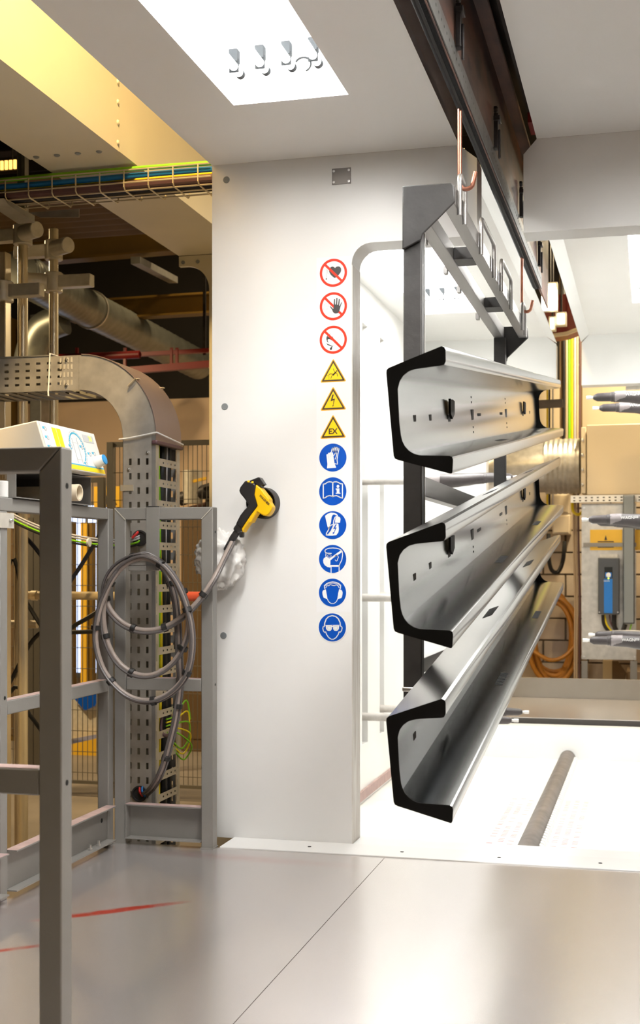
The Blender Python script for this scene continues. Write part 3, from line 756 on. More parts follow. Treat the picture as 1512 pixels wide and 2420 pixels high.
# antistatic shoe
t, c = sign('round blue sign with a white antistatic shoe and bolt', *C3(566,2027), 'duty')
g = G(); poly(g, L(C3, [(382,1808),(440,1760),(520,1728),(600,1735),(660,1760),(692,1800),(640,1795),(600,1770),(565,1785),(540,1830),(525,1950),(500,2040),(482,2090),(470,2120),(440,2060),(415,1950)]), .0017)
stroke(g, L(C3, [(480,2070),(465,2140),(415,2220),(415,2270),(470,2240),(530,2160),(575,2060),(590,1920),(620,1840),(680,1805)]), 2.3, .0017); stroke(g, L(C3, [(478,2090),(510,2040),(560,2010)]), 1.8, .0017)
poly(g, L(C3, [(415,2280),(480,2240),(545,2160),(585,2050),(612,1985),(700,1990),(712,2120),(700,2200),(650,2265),(560,2278)]), .0017); poly(g, L(C3, [(618,1970),(625,1880),(650,1835),(690,1818),(735,1840),(752,1880),(738,1972)]), .0017)
flat(g, 'pictogram', 'sticker_white', t, 0)
g = G(); poly(g, L(C3, [(630,2012),(662,2005),(625,2085),(660,2080),(605,2200),(612,2205),(568,2250),(565,2195),(590,2200),(625,2110),(575,2125)]), .0020); flat(g, 'pictogram', 'sign_blue', t, 0)
# dust mask
t, c = sign('round blue sign with a white head wearing a dust mask', *C4(541,396), 'duty')
g = G(); stroke(g, L(C4, [(512,270),(420,265),(375,245),(362,210),(385,180),(450,152),(540,145),(630,152),(700,172),(750,205),(766,240),(768,310),(750,420),(705,510),(690,560),(688,690)]), 2.0, .0017)
stroke(g, L(C4, [(387,260),(385,335)]), 1.8, .0017); stroke(g, L(C4, [(505,575),(505,718)]), 1.9, .0017); stroke(g, L(C4, circ(465,328,45,28)), 1.3, .0017, True)
poly(g, L(C4, [(395,340),(465,385),(520,350),(735,195),(765,235),(560,370),(490,430),(488,535),(700,535),(695,575),(500,575),(480,592),(420,580),(365,545),(330,490),(322,430),(340,380)]), .0017)
stroke(g, L(C4, [(590,350),(605,320),(640,312),(668,335),(672,365),(655,395),(648,430),(625,445),(605,430),(600,415)]), 1.5, .0017); flat(g, 'pictogram', 'sticker_white', t, 0)
# ear muffs
t, c = sign('round blue sign with white ear muffs', *C4(539,1167), 'duty')
g = G(); stroke(g, L(C4, [(352,1010),(400,965),(460,935),(540,922),(620,932),(680,960),(725,1000)]), 2.2, .0017); stroke(g, L(C4, [(352,1010),(360,1080)]), 2.2, .0017); stroke(g, L(C4, [(725,1000),(718,1080)]), 2.2, .0017); stroke(g, L(C4, [(375,1005),(440,968),(540,950),(640,965),(705,1005)]), 1.0, .0017)
stroke(g, L(C4, [(385,1060),(405,1010),(450,1010),(485,985),(540,1000),(580,1008),(620,990),(660,1005),(692,1060)]), 1.4, .0017); stroke(g, L(C4, [(425,1320),(445,1370),(505,1417),(570,1417),(630,1370),(650,1320)]), 1.7, .0017)
poly(g, L(C4, [(345,1105),(385,1090),(400,1180),(412,1240),(425,1325),(390,1305),(335,1285),(312,1220),(305,1155),(318,1120)]), .0017); poly(g, L(C4, [(690,1088),(735,1100),(760,1130),(770,1170),(755,1260),(735,1295),(690,1305),(645,1325),(660,1240),(668,1180)]), .0017); flat(g, 'pictogram', 'sticker_white', t, 0)
# goggles
t, c = sign('round blue sign with a white head in safety goggles, lowest of the column', *C4(535,1963), 'duty')
g = G(); stroke(g, L(C4, [(352,1940),(360,1860),(395,1770),(450,1715),(530,1695),(610,1712),(670,1765),(710,1850),(720,1935)]), 2.6, .0017); stroke(g, L(C4, [(352,1940),(325,1945),(315,1985),(330,2045),(355,2075),(382,2065),(400,2120),(450,2195),(510,2235),(560,2235),(620,2195),(670,2120),(690,2060),(715,2075),(745,2035),(758,1975),(745,1945),(720,1935)]), 2.3, .0017)
stroke(g, L(C4, [(375,1915),(700,1910)]), 1.0, .0017); stroke(g, L(C4, [(515,1945),(560,1945)]), 2.2, .0017)
poly(g, L(C4, [(385,1920),(520,1922),(520,2000),(500,2035),(460,2045),(420,2035),(390,1995)]), .0018); poly(g, L(C4, [(550,1922),(690,1920),(685,1995),(655,2035),(615,2045),(575,2035),(552,2000)]), .0018); flat(g, 'pictogram', 'sticker_white', t, 0)
g = G(); stroke(g, L(C4, [(425,1945),(425,2000),(445,2022),(470,2025),(495,2010),(502,1940)]), .7, .0021, True); stroke(g, L(C4, [(568,1940),(572,2010),(600,2025),(630,2020),(648,2000),(650,1942)]), .7, .0021, True); flat(g, 'pictogram', 'picto_grey', t, 0)
for o in list(bpy.data.objects):
    if o.type == 'MESH' and o.name.split('.')[0] in ('pictogram','sign_face','sign_edge','sign_border','red_ring','red_bar'): fix(o)
# ------------------------------------------------------------------ blanking plate
a, b = px(784.5,400,Y=YW), px(829,434,Y=YW)
bp_ = thing('blanking_plate', 'small dark metal plate with four screws high on the white wall', 'plate', ((a.x+b.x)/2, YW, b.z))
G().box(a.x, b.x, YW-.0025, YW-.0001, b.z, a.z+.001).build('plate', 'plate_grey', bp_, bevel=.001)
for x in (a.x+.007, b.x-.007):
    for z in (b.z+.009, a.z-.008):
        G().lathe((x, YW-.0026, z), (0,-1,0), [(0,.0045),(.0012,.0042),(.0013,.002),(.0006,.0015)], 14).build('screw', 'screw_metal', bp_)
# ------------------------------------------------------------------ guard rails
# nearest guard rail, at the left edge
ga = thing('guard_rail', 'nearest brown grey guard rail post with mitred top rail at the left edge', 'guard rail', (-1.03, 2.09, 0), 'grey steel guard rails')
AX0, AX1, AY0, AY1, AZ = -1.049, -1.0055, 2.075, 2.119, 1.203
G().prism([(AX1,.0),(AX1,AZ),(AX0,AZ-.0445),(AX0,.0)], 'y', AY0, AY1).build('post', 'guard_grey', ga, bevel=.003)
G().prism([(AX1-.001,AZ+.0006),(-2.0,AZ+.0006),(-2.0,AZ-.0435),(AX0-.001,AZ-.0435)], 'y', AY0, AY1).build('top_rail', 'guard_grey', ga, bevel=.003)
mr_ = G().box(-2.0, AX0-.0005, AY0+.002, AY1-.002, .585, .632).build('mid_rail', 'guard_grey', ga, bevel=.003)
G().box(-2.0, AX0-.004, AY0+.004, AY1-.004, .6322, .6328).build('dust', 'guard_dust', mr_)
G().box(-2.0, -1.956, AY0, AY1, 0, AZ-.0445).build('post', 'guard_grey', ga, bevel=.003)
for z in (1.135, .607):
    G().cyl((AX1-.001, 2.097, z), (AX1+.0006, 2.097, z), .0052, 16).build('hole', 'slot_black', ga)
# long guard rail along the platform edge
gb = thing('guard_rail', 'long grey guard rail running along the left platform edge', 'guard rail', (-1.877, 3.4, 0), 'grey steel guard rails')
BX0, BX1 = -1.898, -1.856
for y0, y1 in ((4.205,4.249),(3.425,3.47),(2.2,2.245)):
    G().box(BX0, BX1, y0, y1, 0, 1.196 if y0 > 3.5 else 1.155).build('post', 'guard_grey', gb, bevel=.003)
for y0, y1 in ((3.4235,4.2045),(2.2455,3.4225)):
    G().box(BX0, BX1, y0 if y0 > 3 else 2.2, y1, 1.1555, 1.196).build('top_rail', 'guard_grey', gb, bevel=.003)
for y0, y1 in ((3.4705,4.2045),(2.2455,3.4245)):
    m_ = G().box(BX0, BX1, y0, y1, .548, .590).build('mid_rail', 'guard_grey', gb, bevel=.003)
    G().box(BX0+.003, BX1-.003, y0, y1, .5902, .5908).build('dust', 'guard_dust', m_)
    t_ = G()
    t_.box(BX1-.010, BX1-.006, y0, y1, .022, .145); t_.box(BX1-.006, BX1+.030, y0, y1, .141, .145); t_.box(BX1-.006, BX1+.030, y0, y1, .022, .026)
    to = t_.build('toe_board', 'guard_grey', gb)
    G().box(BX1-.008, BX1+.029, y0, y1, .1452, .1458).build('dust', 'guard_dust', to)
    for yy in (y1-.11, y1-.18):
        G().lathe((BX1+.012, yy, .0262), (0,0,1), [(0,.009),(.006,.009),(.0065,.005),(.018,.005)], 6).build('bolt', 'screw_metal', to)
    G().cyl((BX1-.0061, y1-.045, .10), (BX1-.0052, y1-.045, .10), .008, 14).build('hole', 'slot_black', to)
br = G().box(BX1+.0005, BX1+.005, 3.40, 3.50, 1.105, 1.150).build('joint_plate', 'alu_clamp', gb)
G().lathe((BX1+.0052, 3.475, 1.128), (1,0,0), [(0,.006),(.004,.006),(.006,.004),(.012,.003)], 10).build('bolt', 'screw_metal', br)
G().cyl((BX1+.0002, 3.452, .60), (BX1+.0008, 3.452, .60), .006, 12).build('hole', 'slot_black', gb)
# corner guard rail in front of the cable duct
gc = thing('guard_rail', 'short grey guard rail with mitred corners before the perforated cable duct', 'guard rail', (-1.67, 4.275, 0), 'grey steel guard rails')
CX0, CX1, CY0, CY1, CZT = -1.854, -1.4825, 4.25, 4.297, 1.199
W_ = .0435
G().prism([(CX0,0),(CX0+W_,0),(CX0+W_,CZT-W_),(CX0,CZT)], 'y', CY0, CY1).build('post', 'guard_grey', gc, bevel=.003)
G().prism([(CX1-W_,0),(CX1,0),(CX1,CZT),(CX1-W_,CZT-W_)], 'y', CY0, CY1).build('post', 'guard_grey', gc, bevel=.003)
G().prism([(CX0+.0008,CZT+.0003),(CX1-.0008,CZT+.0003),(CX1-W_-.0005,CZT-W_+.0003),(CX0+W_+.0005,CZT-W_+.0003)], 'y', CY0, CY1).build('top_rail', 'guard_grey', gc, bevel=.003)
for sx, xx in ((1, CX0), (-1, CX1)):
    G().bar((xx+sx*.002, CY0-.0003, CZT-.002), (xx+sx*(W_-.001), CY0-.0003, CZT-W_+.001), .003, .003, (0,1,0)).build('weld', 'alu_clamp', gc)
m_ = G().box(CX0+W_+.0005, CX1-W_-.0005, CY0+.002, CY1-.002, .551, .595).build('mid_rail', 'guard_grey', gc, bevel=.003)
G().box(CX0+W_+.003, CX1-W_-.003, CY0+.005, CY1-.005, .5952, .5958).build('dust', 'guard_dust', m_)
t_ = G(); xa, xb_ = CX0+W_+.0005, CX1-W_-.0005
t_.box(xa, xb_, CY0+.034, CY0+.038, .022, .145); t_.box(xa, xb_, CY0-.006, CY0+.034, .141, .145); t_.box(xa, xb_, CY0-.006, CY0+.034, .022, .026); t_.box(xa, xa+.004, CY0-.004, CY0+.034, .026, .141)
to = t_.build('toe_board', 'guard_grey', gc)
G().box(xa, xb_, CY0-.005, CY0+.034, .1452, .1458).build('dust', 'guard_dust', to)
for xx in (CX0+W_/2-.03, CX1-W_/2):
    pass
for x0, x1 in ((CX0-.002, CX0+W_+.002), (CX1-W_-.002, CX1+.002)):
    G().box(x0, x1, CY0-.004, CY1+.004, .0002, .005).build('foot_plate', 'guard_grey', gc)
for z in (1.112, .575):
    G().cyl((CX1-.001, 4.275, z), (CX1+.0008, 4.275, z), .0045, 14).build('hole', 'slot_black', gc)
# ------------------------------------------------------------------ perforated cable duct with elbow
DX0, DX1, DY0, DY1 = -1.894, -1.764, 4.42, 4.67
EX_, EZ, EXR = -2.07, 1.475, .13       # elbow centre and inner radius
dk = thing('cable_duct', 'galvanised perforated cable duct rising behind the corner guard rail and bending left', 'cable duct', (-1.83, 4.54, HF))
ZT = 1.475
def slots_front():
    h = []
    z = -.40
    while z < ZT-.10 - HF*0:
        for x in (.025, .058, .092): h.append((x, x+.010, round(z-HF,4), round(z-HF+.024,4)))
        z += .0535
    return h
FH = ZT - HF
def side_vert(y, n):
    hs = [q for q in slots_front() if q[3] < FH-.05]
    # N = U x V: X x Z = -Y
    return G().perf((DX0, y, HF), (1,0,0), (0,0,1), DX1-DX0-.016, FH, hs, .0015)
side_vert(DY0+.0015, 0).build('side_plate', 'galvanised', dk, smooth=False)
side_vert(DY1, 0).build('side_plate', 'galvanised', dk, smooth=False)
# returned edges of the side plate, with long slots
for y0, y1 in ((DY0, DY0+.03),):
    hs = [(.008,.013, k*.107+.02, k*.107+.085) for k in range(17)]
    G().perf((DX1-.0155, DY0+.0016, HF), (1,0,0), (0,0,1), .0155, FH, [], .0015).build('edge_strip', 'galv_dull', dk, smooth=False)
    G().perf((DX1-.0015, DY0+.0005, HF), (0,1,0), (0,0,1), .032, FH, hs, .0015).build('edge_strip', 'galvanised', dk, smooth=False)
    G().perf((DX1-.0015, DY1-.032, HF), (0,1,0), (0,0,1), .032, FH, hs, .0015).build('edge_strip', 'galvanised', dk, smooth=False)
# ladder face: rungs with small holes
z = HF + .02; rung0 = None
while z < ZT - .03:
    if rung0 is None:
        hs = [(.04+.04*i, .053+.04*i, .010, .017) for i in range(4)]
        rung0 = G().perf((DX1-.0016, DY0+.033, z), (0,1,0), (0,0,1), .184, .028, hs, .0014).build('rung', 'galvanised', dk, smooth=False); zz0 = z
    else: share(rung0, 'rung', dk, (0, 0, z-zz0))
    z += .078
G().box(DX0, DX0+.0015, DY0, DY1, HF, ZT-.001).build('back_plate', 'galv_dull', dk)
# elbow: side plates, cover
RO = DX1 - EX_; RI = DX0 - EX_
def elbow_plate(y0, y1):
    o = arc(EX_, EZ, RO, 0, 90, 14) + arc(EX_, EZ, RI, 90, 0, 14); return G().prism(o, 'y', y0, y1)
elbow_plate(DY0, DY0+.0015).build('elbow_side', 'galvanised', dk, smooth=False)
elbow_plate(DY1-.0015, DY1).build('elbow_side', 'galvanised', dk, smooth=False)
cvp = arc(EX_, EZ, RO+.004, -6, 88, 16) + arc(EX_, EZ, RO+.0015, 88, -6, 16)
co = G().prism(cvp, 'y', DY0-.004, DY1+.006).build('elbow_cover', 'duct_cover', dk, label='brownish curved cover over the elbow')
G().prism(arc(EX_, EZ, RI, 0, 90, 12) + arc(EX_, EZ, RI-.0015, 90, 0, 12), 'y', DY0+.002, DY1-.002).build('elbow_inner', 'galv_dull', dk)
G().box(DX1-.012, DX1+.010, DY0-.012, DY1+.012, ZT-.035, ZT-.020).build('edge_gasket', 'cable_purple', dk, bevel=.004)
for a in (42,):
    p = Vector((EX_ + RO*math.cos(math.radians(a)), DY0, EZ + RO*math.sin(math.radians(a)))); n = Vector((math.cos(math.radians(a)), 0, math.sin(math.radians(a))))
    for yy in (DY0-.006, DY1+.008):
        g = G(); g.bar(p - n*.035 + Vector((0,yy-DY0,0)), p + n*.006 + Vector((0,yy-DY0,0)), .003, .02, (0,1,0)); g.bar(p + n*.006 + Vector((0,yy-DY0,0)), p + n*.006 + Vector((0,yy-DY0+.02*(1 if yy<4.5 else -1),0)), .02, .003)
        g.build('clip', 'chrome_pole', dk)
# horizontal run to the left
HZ0, HZ1_ = EZ + RI, EZ + RO
Lh = EX_ - (-3.0)
hs = []
k = 0
while .05 + k*.044 + .02 < Lh - .06:
    x = .05 + k*.044
    for zz in (.022, .048, .074, .100): hs.append((round(x,4), round(x+.018,4), zz, zz+.009))
    k += 1
G().perf((-3.0, DY0+.0015, HZ0), (1,0,0), (0,0,1), Lh-.001, HZ1_-HZ0, hs, .0015).build('run_side', 'galvanised', dk, smooth=False)
G().perf((-3.0, DY1, HZ0), (1,0,0), (0,0,1), Lh-.001, HZ1_-HZ0, hs, .0015).build('run_side', 'galvanised', dk, smooth=False)
for k in range(18):
    x = -2.99 + k*.05
    if k == 0: r0_ = G().box(x, x+.026, DY0+.002, DY1-.002, HZ0, HZ0+.0015).build('run_rung', 'galv_dull', dk)
    else: share(r0_, 'run_rung', dk, (k*.05, 0, 0))
G().box(-3.0, EX_-.12, DY0-.003, DY1+.003, HZ1_+.001, HZ1_+.006).build('run_cover', 'galv_dull', dk)
for dxx in (.03, .045, .06, .075):
    g = G()
    for zz in (.02,.05,.08,.105): g.box(EX_-dxx-.003, EX_-dxx+.003, DY0-.0012, DY0-.0002, HZ0+zz, HZ0+zz+.018)
    g.build('splice_rib', 'alu_clamp', dk, kind='stuff')
# fixing brackets and nuts
for x, z in ((EX_-.05,HZ0+.02),(EX_-.05,HZ0+.115),(DX1-.03,1.41),(DX0+.025,1.35)):
    G().lathe((x, DY0-.0003, z), (0,-1,0), [(0,.007),(.004,.007),(.0045,.003),(.009,.003)], 6).build('nut', 'screw_metal', dk)
G().box(DX0-.008, DX0+.042, DY0-.004, DY0-.0005, 1.27, 1.292).build('clamp_plate', 'chrome_pole', dk)
# round grommet holes on the front
for x, z, r in ((px(331,1272,Y=DY0).x, px(331,1272,Y=DY0).z, .030), (px(330,1876,Y=DY0).x, px(330,1876,Y=DY0).z, .030)):
    G().lathe((x, DY0-.0004, z), (0,-1,0), [(0,r),(.006,r),(.006,r-.006),(.001,r-.007)], 24).build('grommet', 'rubber', dk)
    G().cyl((x, DY0-.0006, z), (x, DY0-.0012, z), r-.007, 20).build('opening', 'slot_black', dk)
# cable ties around the duct
def strap(name, label, pts, r=.0025):
    o = G().tube(pts, r, 8).build(name, 'tie_white'); return tag(o, label, 'cable tie')
zt_ = HZ1_+.009; xt = px(118,900,Y=DY0).x
strap('cable_tie', 'white cable tie hanging around the horizontal duct run', [(xt+.004, DY1, zt_), (xt+.003, DY0-.007, zt_), (xt, DY0-.007, HZ0+.06), (xt-.004, DY0-.007, HZ0-.005), (xt-.003, DY0-.007, HZ0-.02)], .003)
zc = ZT + .002
strap('cable_tie', 'white cable tie strapped around the duct below the curved cover', [(DX0-.012, DY0-.008, zc-.016), (DX0+.03, DY0-.009, zc-.012), (DX1+.009, DY0-.010, zc+.006), (DX1+.013, DY0, zc+.003), (DX1+.014, DY1, zc-.016)], .003)
# cables inside the duct, seen between the rungs
def cable(label, pts, r, m, grp=None, sub=6, cat='cable', name='cable'):
    o = G().tube(spline(pts, sub), r, 8).build(name, m); return tag(o, label, cat, grp)
CG = 'cables running inside the vertical duct'
for i, (m, r, y, nm) in enumerate((('cable_blue',.006,4.50,'blue'),('cable_green',.0065,4.52,'green'),('cable_yellow',.006,4.537,'yellow'),('cable_black',.014,4.575,'thick black'),('cable_grey',.005,4.60,'grey'),('cable_black',.011,4.625,'thin black'))):
    x = DX1-.03
    cable(nm + ' cable inside the vertical duct, seen between its rungs', [(x+.004*math.sin(i+k*1.3), y+.006*math.sin(2*i+k), HF+.01+(1.44-HF)*k/7) for k in range(8)], r, m, CG)
# yellow green wires spilling out low on the duct
for i in range(5):
    c = px(435 - i*4, 1640 + i*24, Y=4.60)
    cable(['yellow green earth wire spilling from the duct in a high arc','yellow earth wire curling out beside the hose','yellow green wire loop below the earth arcs','yellow wire loop halfway down the spill','yellow green wire loop lowest of the spill'][i],
          [px(393, 1700+i*8, Y=4.56), px(415, 1690+i*10, Y=4.62), px(440+i*3, 1655+i*26, Y=4.66), px(450-i*2, 1700+i*22, Y=4.68), px(428, 1745+i*12, Y=4.66), px(402, 1728+i*8, Y=4.60)][:4 if i < 2 else 6], .0032, 'cable_yellow' if i % 2 else 'cable_green', 'earth wires spilling from the duct')
tag(G().tube(spline([px(385,1680,Y=4.52), px(380,1720,Y=4.5), px(388,1738,Y=4.5), px(402,1735,Y=4.54)], 6), .006, 8).build('edge_trim', 'cable_purple'), 'dark rubber edge trim at the opening low on the duct', 'edge trim')
# bundle that leaves the upper grommet to the left
hx = px(331,1272,Y=DY0)
for i, (m, du, dv, nm) in enumerate((('cable_grey',0,-6,'upper grey'),('cable_grey',0,-1,'lower grey'),('cable_green',0,6,'bright green yellow'),('cable_black',0,11,'black'),('cable_red',0,-14,'short red'))):
    pts = [(hx.x, DY0-.009, hx.z-dv/3030*4.7)]
    for u, v in ((322,1276),(290,1282),(240,1281),(200,1276),(160,1268),(110,1256),(60,1236),(25,1218)):
        p = px(u, v+dv*1.1+ (0 if i < 4 else 8), Y=4.40 + (322-u)*.0003); pts.append(p)
    if i == 4: pts = [Vector((hx.x-.005, DY0-.010, hx.z+.022)), px(322,1262,Y=4.40), px(312,1272,Y=4.395)]
    cable(nm + ' cable sagging left from the duct behind the long guard rail', pts, .0036 if i < 4 else .005, m, 'cables sagging from the duct')
for u in (210, 292):
    p = px(u, 1282, Y=4.395)
    tag(G().lathe((p.x-.004,p.y,p.z), (1,0,0), [(0,.016),(.008,.016)], 14).build('cable_tie', 'tie_white'), 'white tie on the sagging cables, ' + ('farther from the duct' if u == 210 else 'nearer the duct'), 'cable tie')
# ------------------------------------------------------------------ hose hanger strap over the rail
hg = thing('hose_hanger', 'flat grey steel strap hooked over the corner rail, carrying the hose', 'hanger', (px(361,1330,Y=4.235).x, 4.235, 1.06))
xs0, xs1 = px(344,1260,Y=4.24).x, px(375,1260,Y=4.24).x
zs = px(360,1348,Y=4.24).z
g = G(); g.box(xs0, xs1, 4.2445, 4.2495, zs, CZT+.005); g.box(xs0, xs1, 4.2445, 4.303, CZT+.0008, CZT+.005); g.box(xs0, xs1, 4.298, 4.303, CZT-.04, CZT)
g.build('strap', 'guard_grey', hg, bevel=.001)
G().box(xs0-.028, xs1-.012, 4.150, 4.244, zs-.002, zs+.018).build('arm', 'guard_grey', hg, bevel=.003)
G().box(xs0-.028, xs1-.012, 4.148, 4.1535, zs+.0185, zs+.032).build('stop', 'guard_grey', hg)
# ------------------------------------------------------------------ hand gun holder and hand gun
hc = px(616.5,1188,Y=4.40)
ho = thing('gun_holder', 'round black rubber cup holding the hand gun on the white wall', 'holder', (hc.x, YW, hc.z-.053))
n = 36
G().lathe((hc.x, YW-.0005, hc.z), (0,-1,0), [(0,.0575),(.050,.0560),(.0505,.055),(.050,.0515),(.012,.050)], 36).build('cup', 'rubber', ho)
G().lathe((hc.x+.022, YW-.013, hc.z+.022), (0,-1,0), [(0,.006),(.003,.0055),(.004,.003)], 12).build('screw', 'screw_metal', ho)
def GN(x, y): return (540 + x/10.8, 1110 + y/10.8)
def gp(pts, Y): return [(lambda p: (p.x, p.z))(px(*GN(*q), Y=Y)) for q in pts]
gn = thing('hand_spray_gun', 'yellow and black hand held powder spray gun resting in its wall cup', 'spray gun', (hc.x, 4.37, hc.z-.1))
GY = 4.36
body = [(300,545),(335,450),(450,300),(480,290),(560,290),(740,372),(735,480),(710,640),(780,930),(620,1150),(375,1520),(215,1400),(330,1170),(440,1030),(545,930),(540,890),(430,730),(345,630)]
G().prism(gp(body, GY), 'y', GY-.020, GY+.020).build('body', 'black_plastic', gn, bevel=.009)
yel = [(740,385),(870,478),(1090,762),(1078,820),(1160,950),(1150,1020),(1110,1100),(1060,1160),(1000,1190),(930,1180),(780,1090),(690,1230),(625,1358),(570,1352),(480,1480),(400,1612),(372,1520),(620,1150),(785,935),(700,650),(730,480)]
yo = G().prism(gp(yel, GY), 'y', GY-.023, GY+.023).build('side_shell', 'yellow_plastic', gn, bevel=.004)
G().prism(gp([(560,292),(790,200),(830,205),(945,385),(900,398),(870,420),(860,470),(735,372)], GY), 'y', GY-.018, GY+.018).build('top_hook', 'black_plastic', gn, bevel=.002)
G().prism(gp([(640,275),(800,215),(740,290)], GY-.019), 'y', GY-.0195, GY-.0185).build('recess', 'slot_black', gn)
for x, y in ((515,308), (612,330)):
    G().lathe(px(*GN(x,y), Y=GY-.018), (0,-.75,.65), [(0,.0048),(.003,.0046),(.0035,.002)], 14).build('button', 'yellow_plastic', gn)
a_, b_ = px(*GN(300,1470), Y=GY), px(*GN(130,1720), Y=GY)
dr = (b_ - a_).normalized()
G().lathe(a_ - dr*.012, dr, [(0,.017),(.004,.0185),(.028,.0185),(.032,.016)], 20).build('collar', 'black_plastic', gn)
G().box(px(*GN(290,1600),Y=GY).x, px(*GN(385,1600),Y=GY).x, GY-.014, GY+.014, px(*GN(300,1735),Y=GY).z, px(*GN(300,1560),Y=GY).z).build('foot', 'black_plastic', gn, bevel=.005)
G().lathe(a_ + dr*.02, dr, [(0,.0125),(.03,.0125),(.045,.010),(.075,.0075),(.08,.006)], 16).build('strain_relief', 'rubber', gn)
la, lb = px(*GN(830,690), Y=GY-.0235), px(*GN(1000,860), Y=GY-.0235)
xd = (lb - la).normalized(); yd = Vector((0,-1,0)).cross(xd)*-1
yd = Vector((-xd.z, 0, xd.x)) if (-xd.z*0 + xd.x) > 0 else Vector((xd.z, 0, -xd.x))
text_mesh('WAGNER', .0115, 'picto_brown', gn, (la+lb)/2 + Vector((0,-.0002,0)), xd, yd, thick=.0005)
# ------------------------------------------------------------------ coiled hose from gun to duct
hs_ = thing('coiled_hose', 'bundle of beige and grey hoses coiled over the guard rail, taped in black', 'hose', (px(345,1480,Y=4.2).x, 4.2, .35))
path_px = [(548,1282,4.352),(530,1318,4.30),(508,1362,4.24),(480,1405,4.215),(450,1440,4.205),(415,1468,4.20),(375,1486,4.19),(330,1488,4.183),(288,1470,4.182),(258,1435,4.182),(250,1395,4.182),(264,1355,4.182),(295,1327,4.182),(335,1316,4.182),
  (380,1330,4.178),(415,1368,4.172),(437,1415,4.17),(445,1465,4.164),(438,1515,4.164),(412,1562,4.164),(370,1592,4.164),(325,1594,4.164),(285,1570,4.164),(258,1528,4.164),(246,1478,4.164),(246,1425,4.164),(262,1378,4.158),(292,1338,4.152),(335,1319,4.148),
  (378,1334,4.142),(410,1370,4.138),(432,1415,4.135),(448,1470,4.13),(452,1530,4.13),(440,1590,4.13),(408,1632,4.13),(362,1655,4.13),(315,1650,4.13),(275,1622,4.13),(243,1578,4.13),(227,1520,4.13),(230,1465,4.13),(246,1410,4.14),(272,1360,4.15),(305,1328,4.185),
  (345,1314,4.216),(385,1345,4.225),(408,1400,4.228),(418,1470,4.228),(421,1540,4.228),(424,1610,4.228),(417,1680,4.228),(403,1745,4.23),(385,1810,4.24),(365,1852,4.30),(345,1874,4.40)]
PP = spline([px(u, v, Y=y) for u, v, y in path_px], 6)
def offset_path(P, du, dv, tw=0.):
    out = []
    for i, p in enumerate(P):
        t = (P[min(i+1,len(P)-1)] - P[max(i-1,0)]).normalized(); n = t.cross(Vector((0,1,0))).normalized(); b = t.cross(n)
        a = tw*i; out.append(p + n*(du*math.cos(a)-dv*math.sin(a)) + b*(du*math.sin(a)+dv*math.cos(a)))
    return out
G().tube(offset_path(PP, 0, 0), .0092, 12).build('hose', 'hose_beige', hs_)
G().tube(offset_path(PP, .0115, .006, .004), .0052, 8).build('tube', 'hose_grey', hs_)
G().tube(offset_path(PP, -.004, -.0115, .006), .0042, 8).build('tube', 'hose_grey', hs_)
for f in (.055,.105,.135,.175,.23,.285,.335,.39,.43,.475,.53,.575,.62,.655,.70,.74,.80,.85,.89,.925,.96):
    i = int(f*(len(PP)-1)); t = (PP[i+1]-PP[i-1]).normalized(); c = (PP[i] + offset_path(PP, .004, -.001)[i])/2
    G().lathe(c - t*.0085, t, [(0,.0155),(.001,.0165),(.016,.0165),(.017,.0155)], 14).build('tape', 'tape_black', hs_)
e_ = px(333,1872,Y=4.405)
for m, dx, nm in (('cable_blue',.004,'light blue'),('cable_red',-.006,'red')):
    cable(nm + ' tube inside the lower duct grommet', [Vector((e_.x+dx-.004, DY0-.0015, e_.z+.017)), Vector((e_.x+dx, DY0-.013, e_.z+.002)), Vector((e_.x+dx+.008, DY0-.004, e_.z-.017))], .0042, m, 'tubes in the lower grommet')
# ------------------------------------------------------------------ crumpled white bag
bm = bmesh.new(); bmesh.ops.create_icosphere(bm, subdivisions=5, radius=1)
bc = px(520,1322,Y=4.398)
for v in bm.verts:
    p = v.co.copy(); n1 = 1 - abs(noise.noise(p*2.1 + Vector((3,1,7))))*1.0; n2 = 1 - abs(noise.noise(p*4.7 + Vector((9,2,4)))); n3 = 1-abs(noise.noise(p*9+Vector((1,8,2))))
    r = .55 + .40*n1**1.3 + .14*n2**2 + .03*n3**2
    v.co = Vector((p.x*.094*r + .004*noise.noise(p*2), p.y*.046*r, p.z*.108*r))
me = bpy.data.meshes.new('crumpled_bag'); bm.to_mesh(me); bm.free()
me.polygons.foreach_set('use_smooth', [True]*len(me.polygons)); me.materials.append(MATS['cloth_white'])
bag = bpy.data.objects.new('crumpled_bag', me); COL.objects.link(bag); bag.location = bc
tag(bag, 'crumpled white bag stuffed between the guard rail post and the wall', 'bag')
# ------------------------------------------------------------------ controller, bracket box, fitting, bottle
CXF = -1.80
ct = thing('spray_controller', 'white spray gun controller with yellow labels and blue knob on the guard rail', 'controller', (-1.95, 3.76, 1.30))
def cpt(u, v, X): return px(u, v, X=X)
TL, TR, BRR = cpt(88,994,-1.835), cpt(222,1023,-1.835), cpt(235,1122,-1.79)
ztop = (TL.z+TR.z)/2; zbot = BRR.z; y0c, y1c = TL.y, TR.y
pf = [(-1.835, ztop), (-1.79, zbot), (-2.20, zbot), (-2.20, ztop-.06), (-2.15, ztop-.055)]
case = G().prism(pf, 'x', 0, 0) if False else None
g = G(); P = [(x, y0c, z) for x, z in pf] + [(x, y1c, z) for x, z in pf]; n = len(pf)
g.add(P, [list(range(n)), list(range(n,2*n))[::-1]] + [[(i+1) % n, i, n+i, n+(i+1) % n] for i in range(n)]).build('case', 'ctrl_cream', ct, bevel=.005)
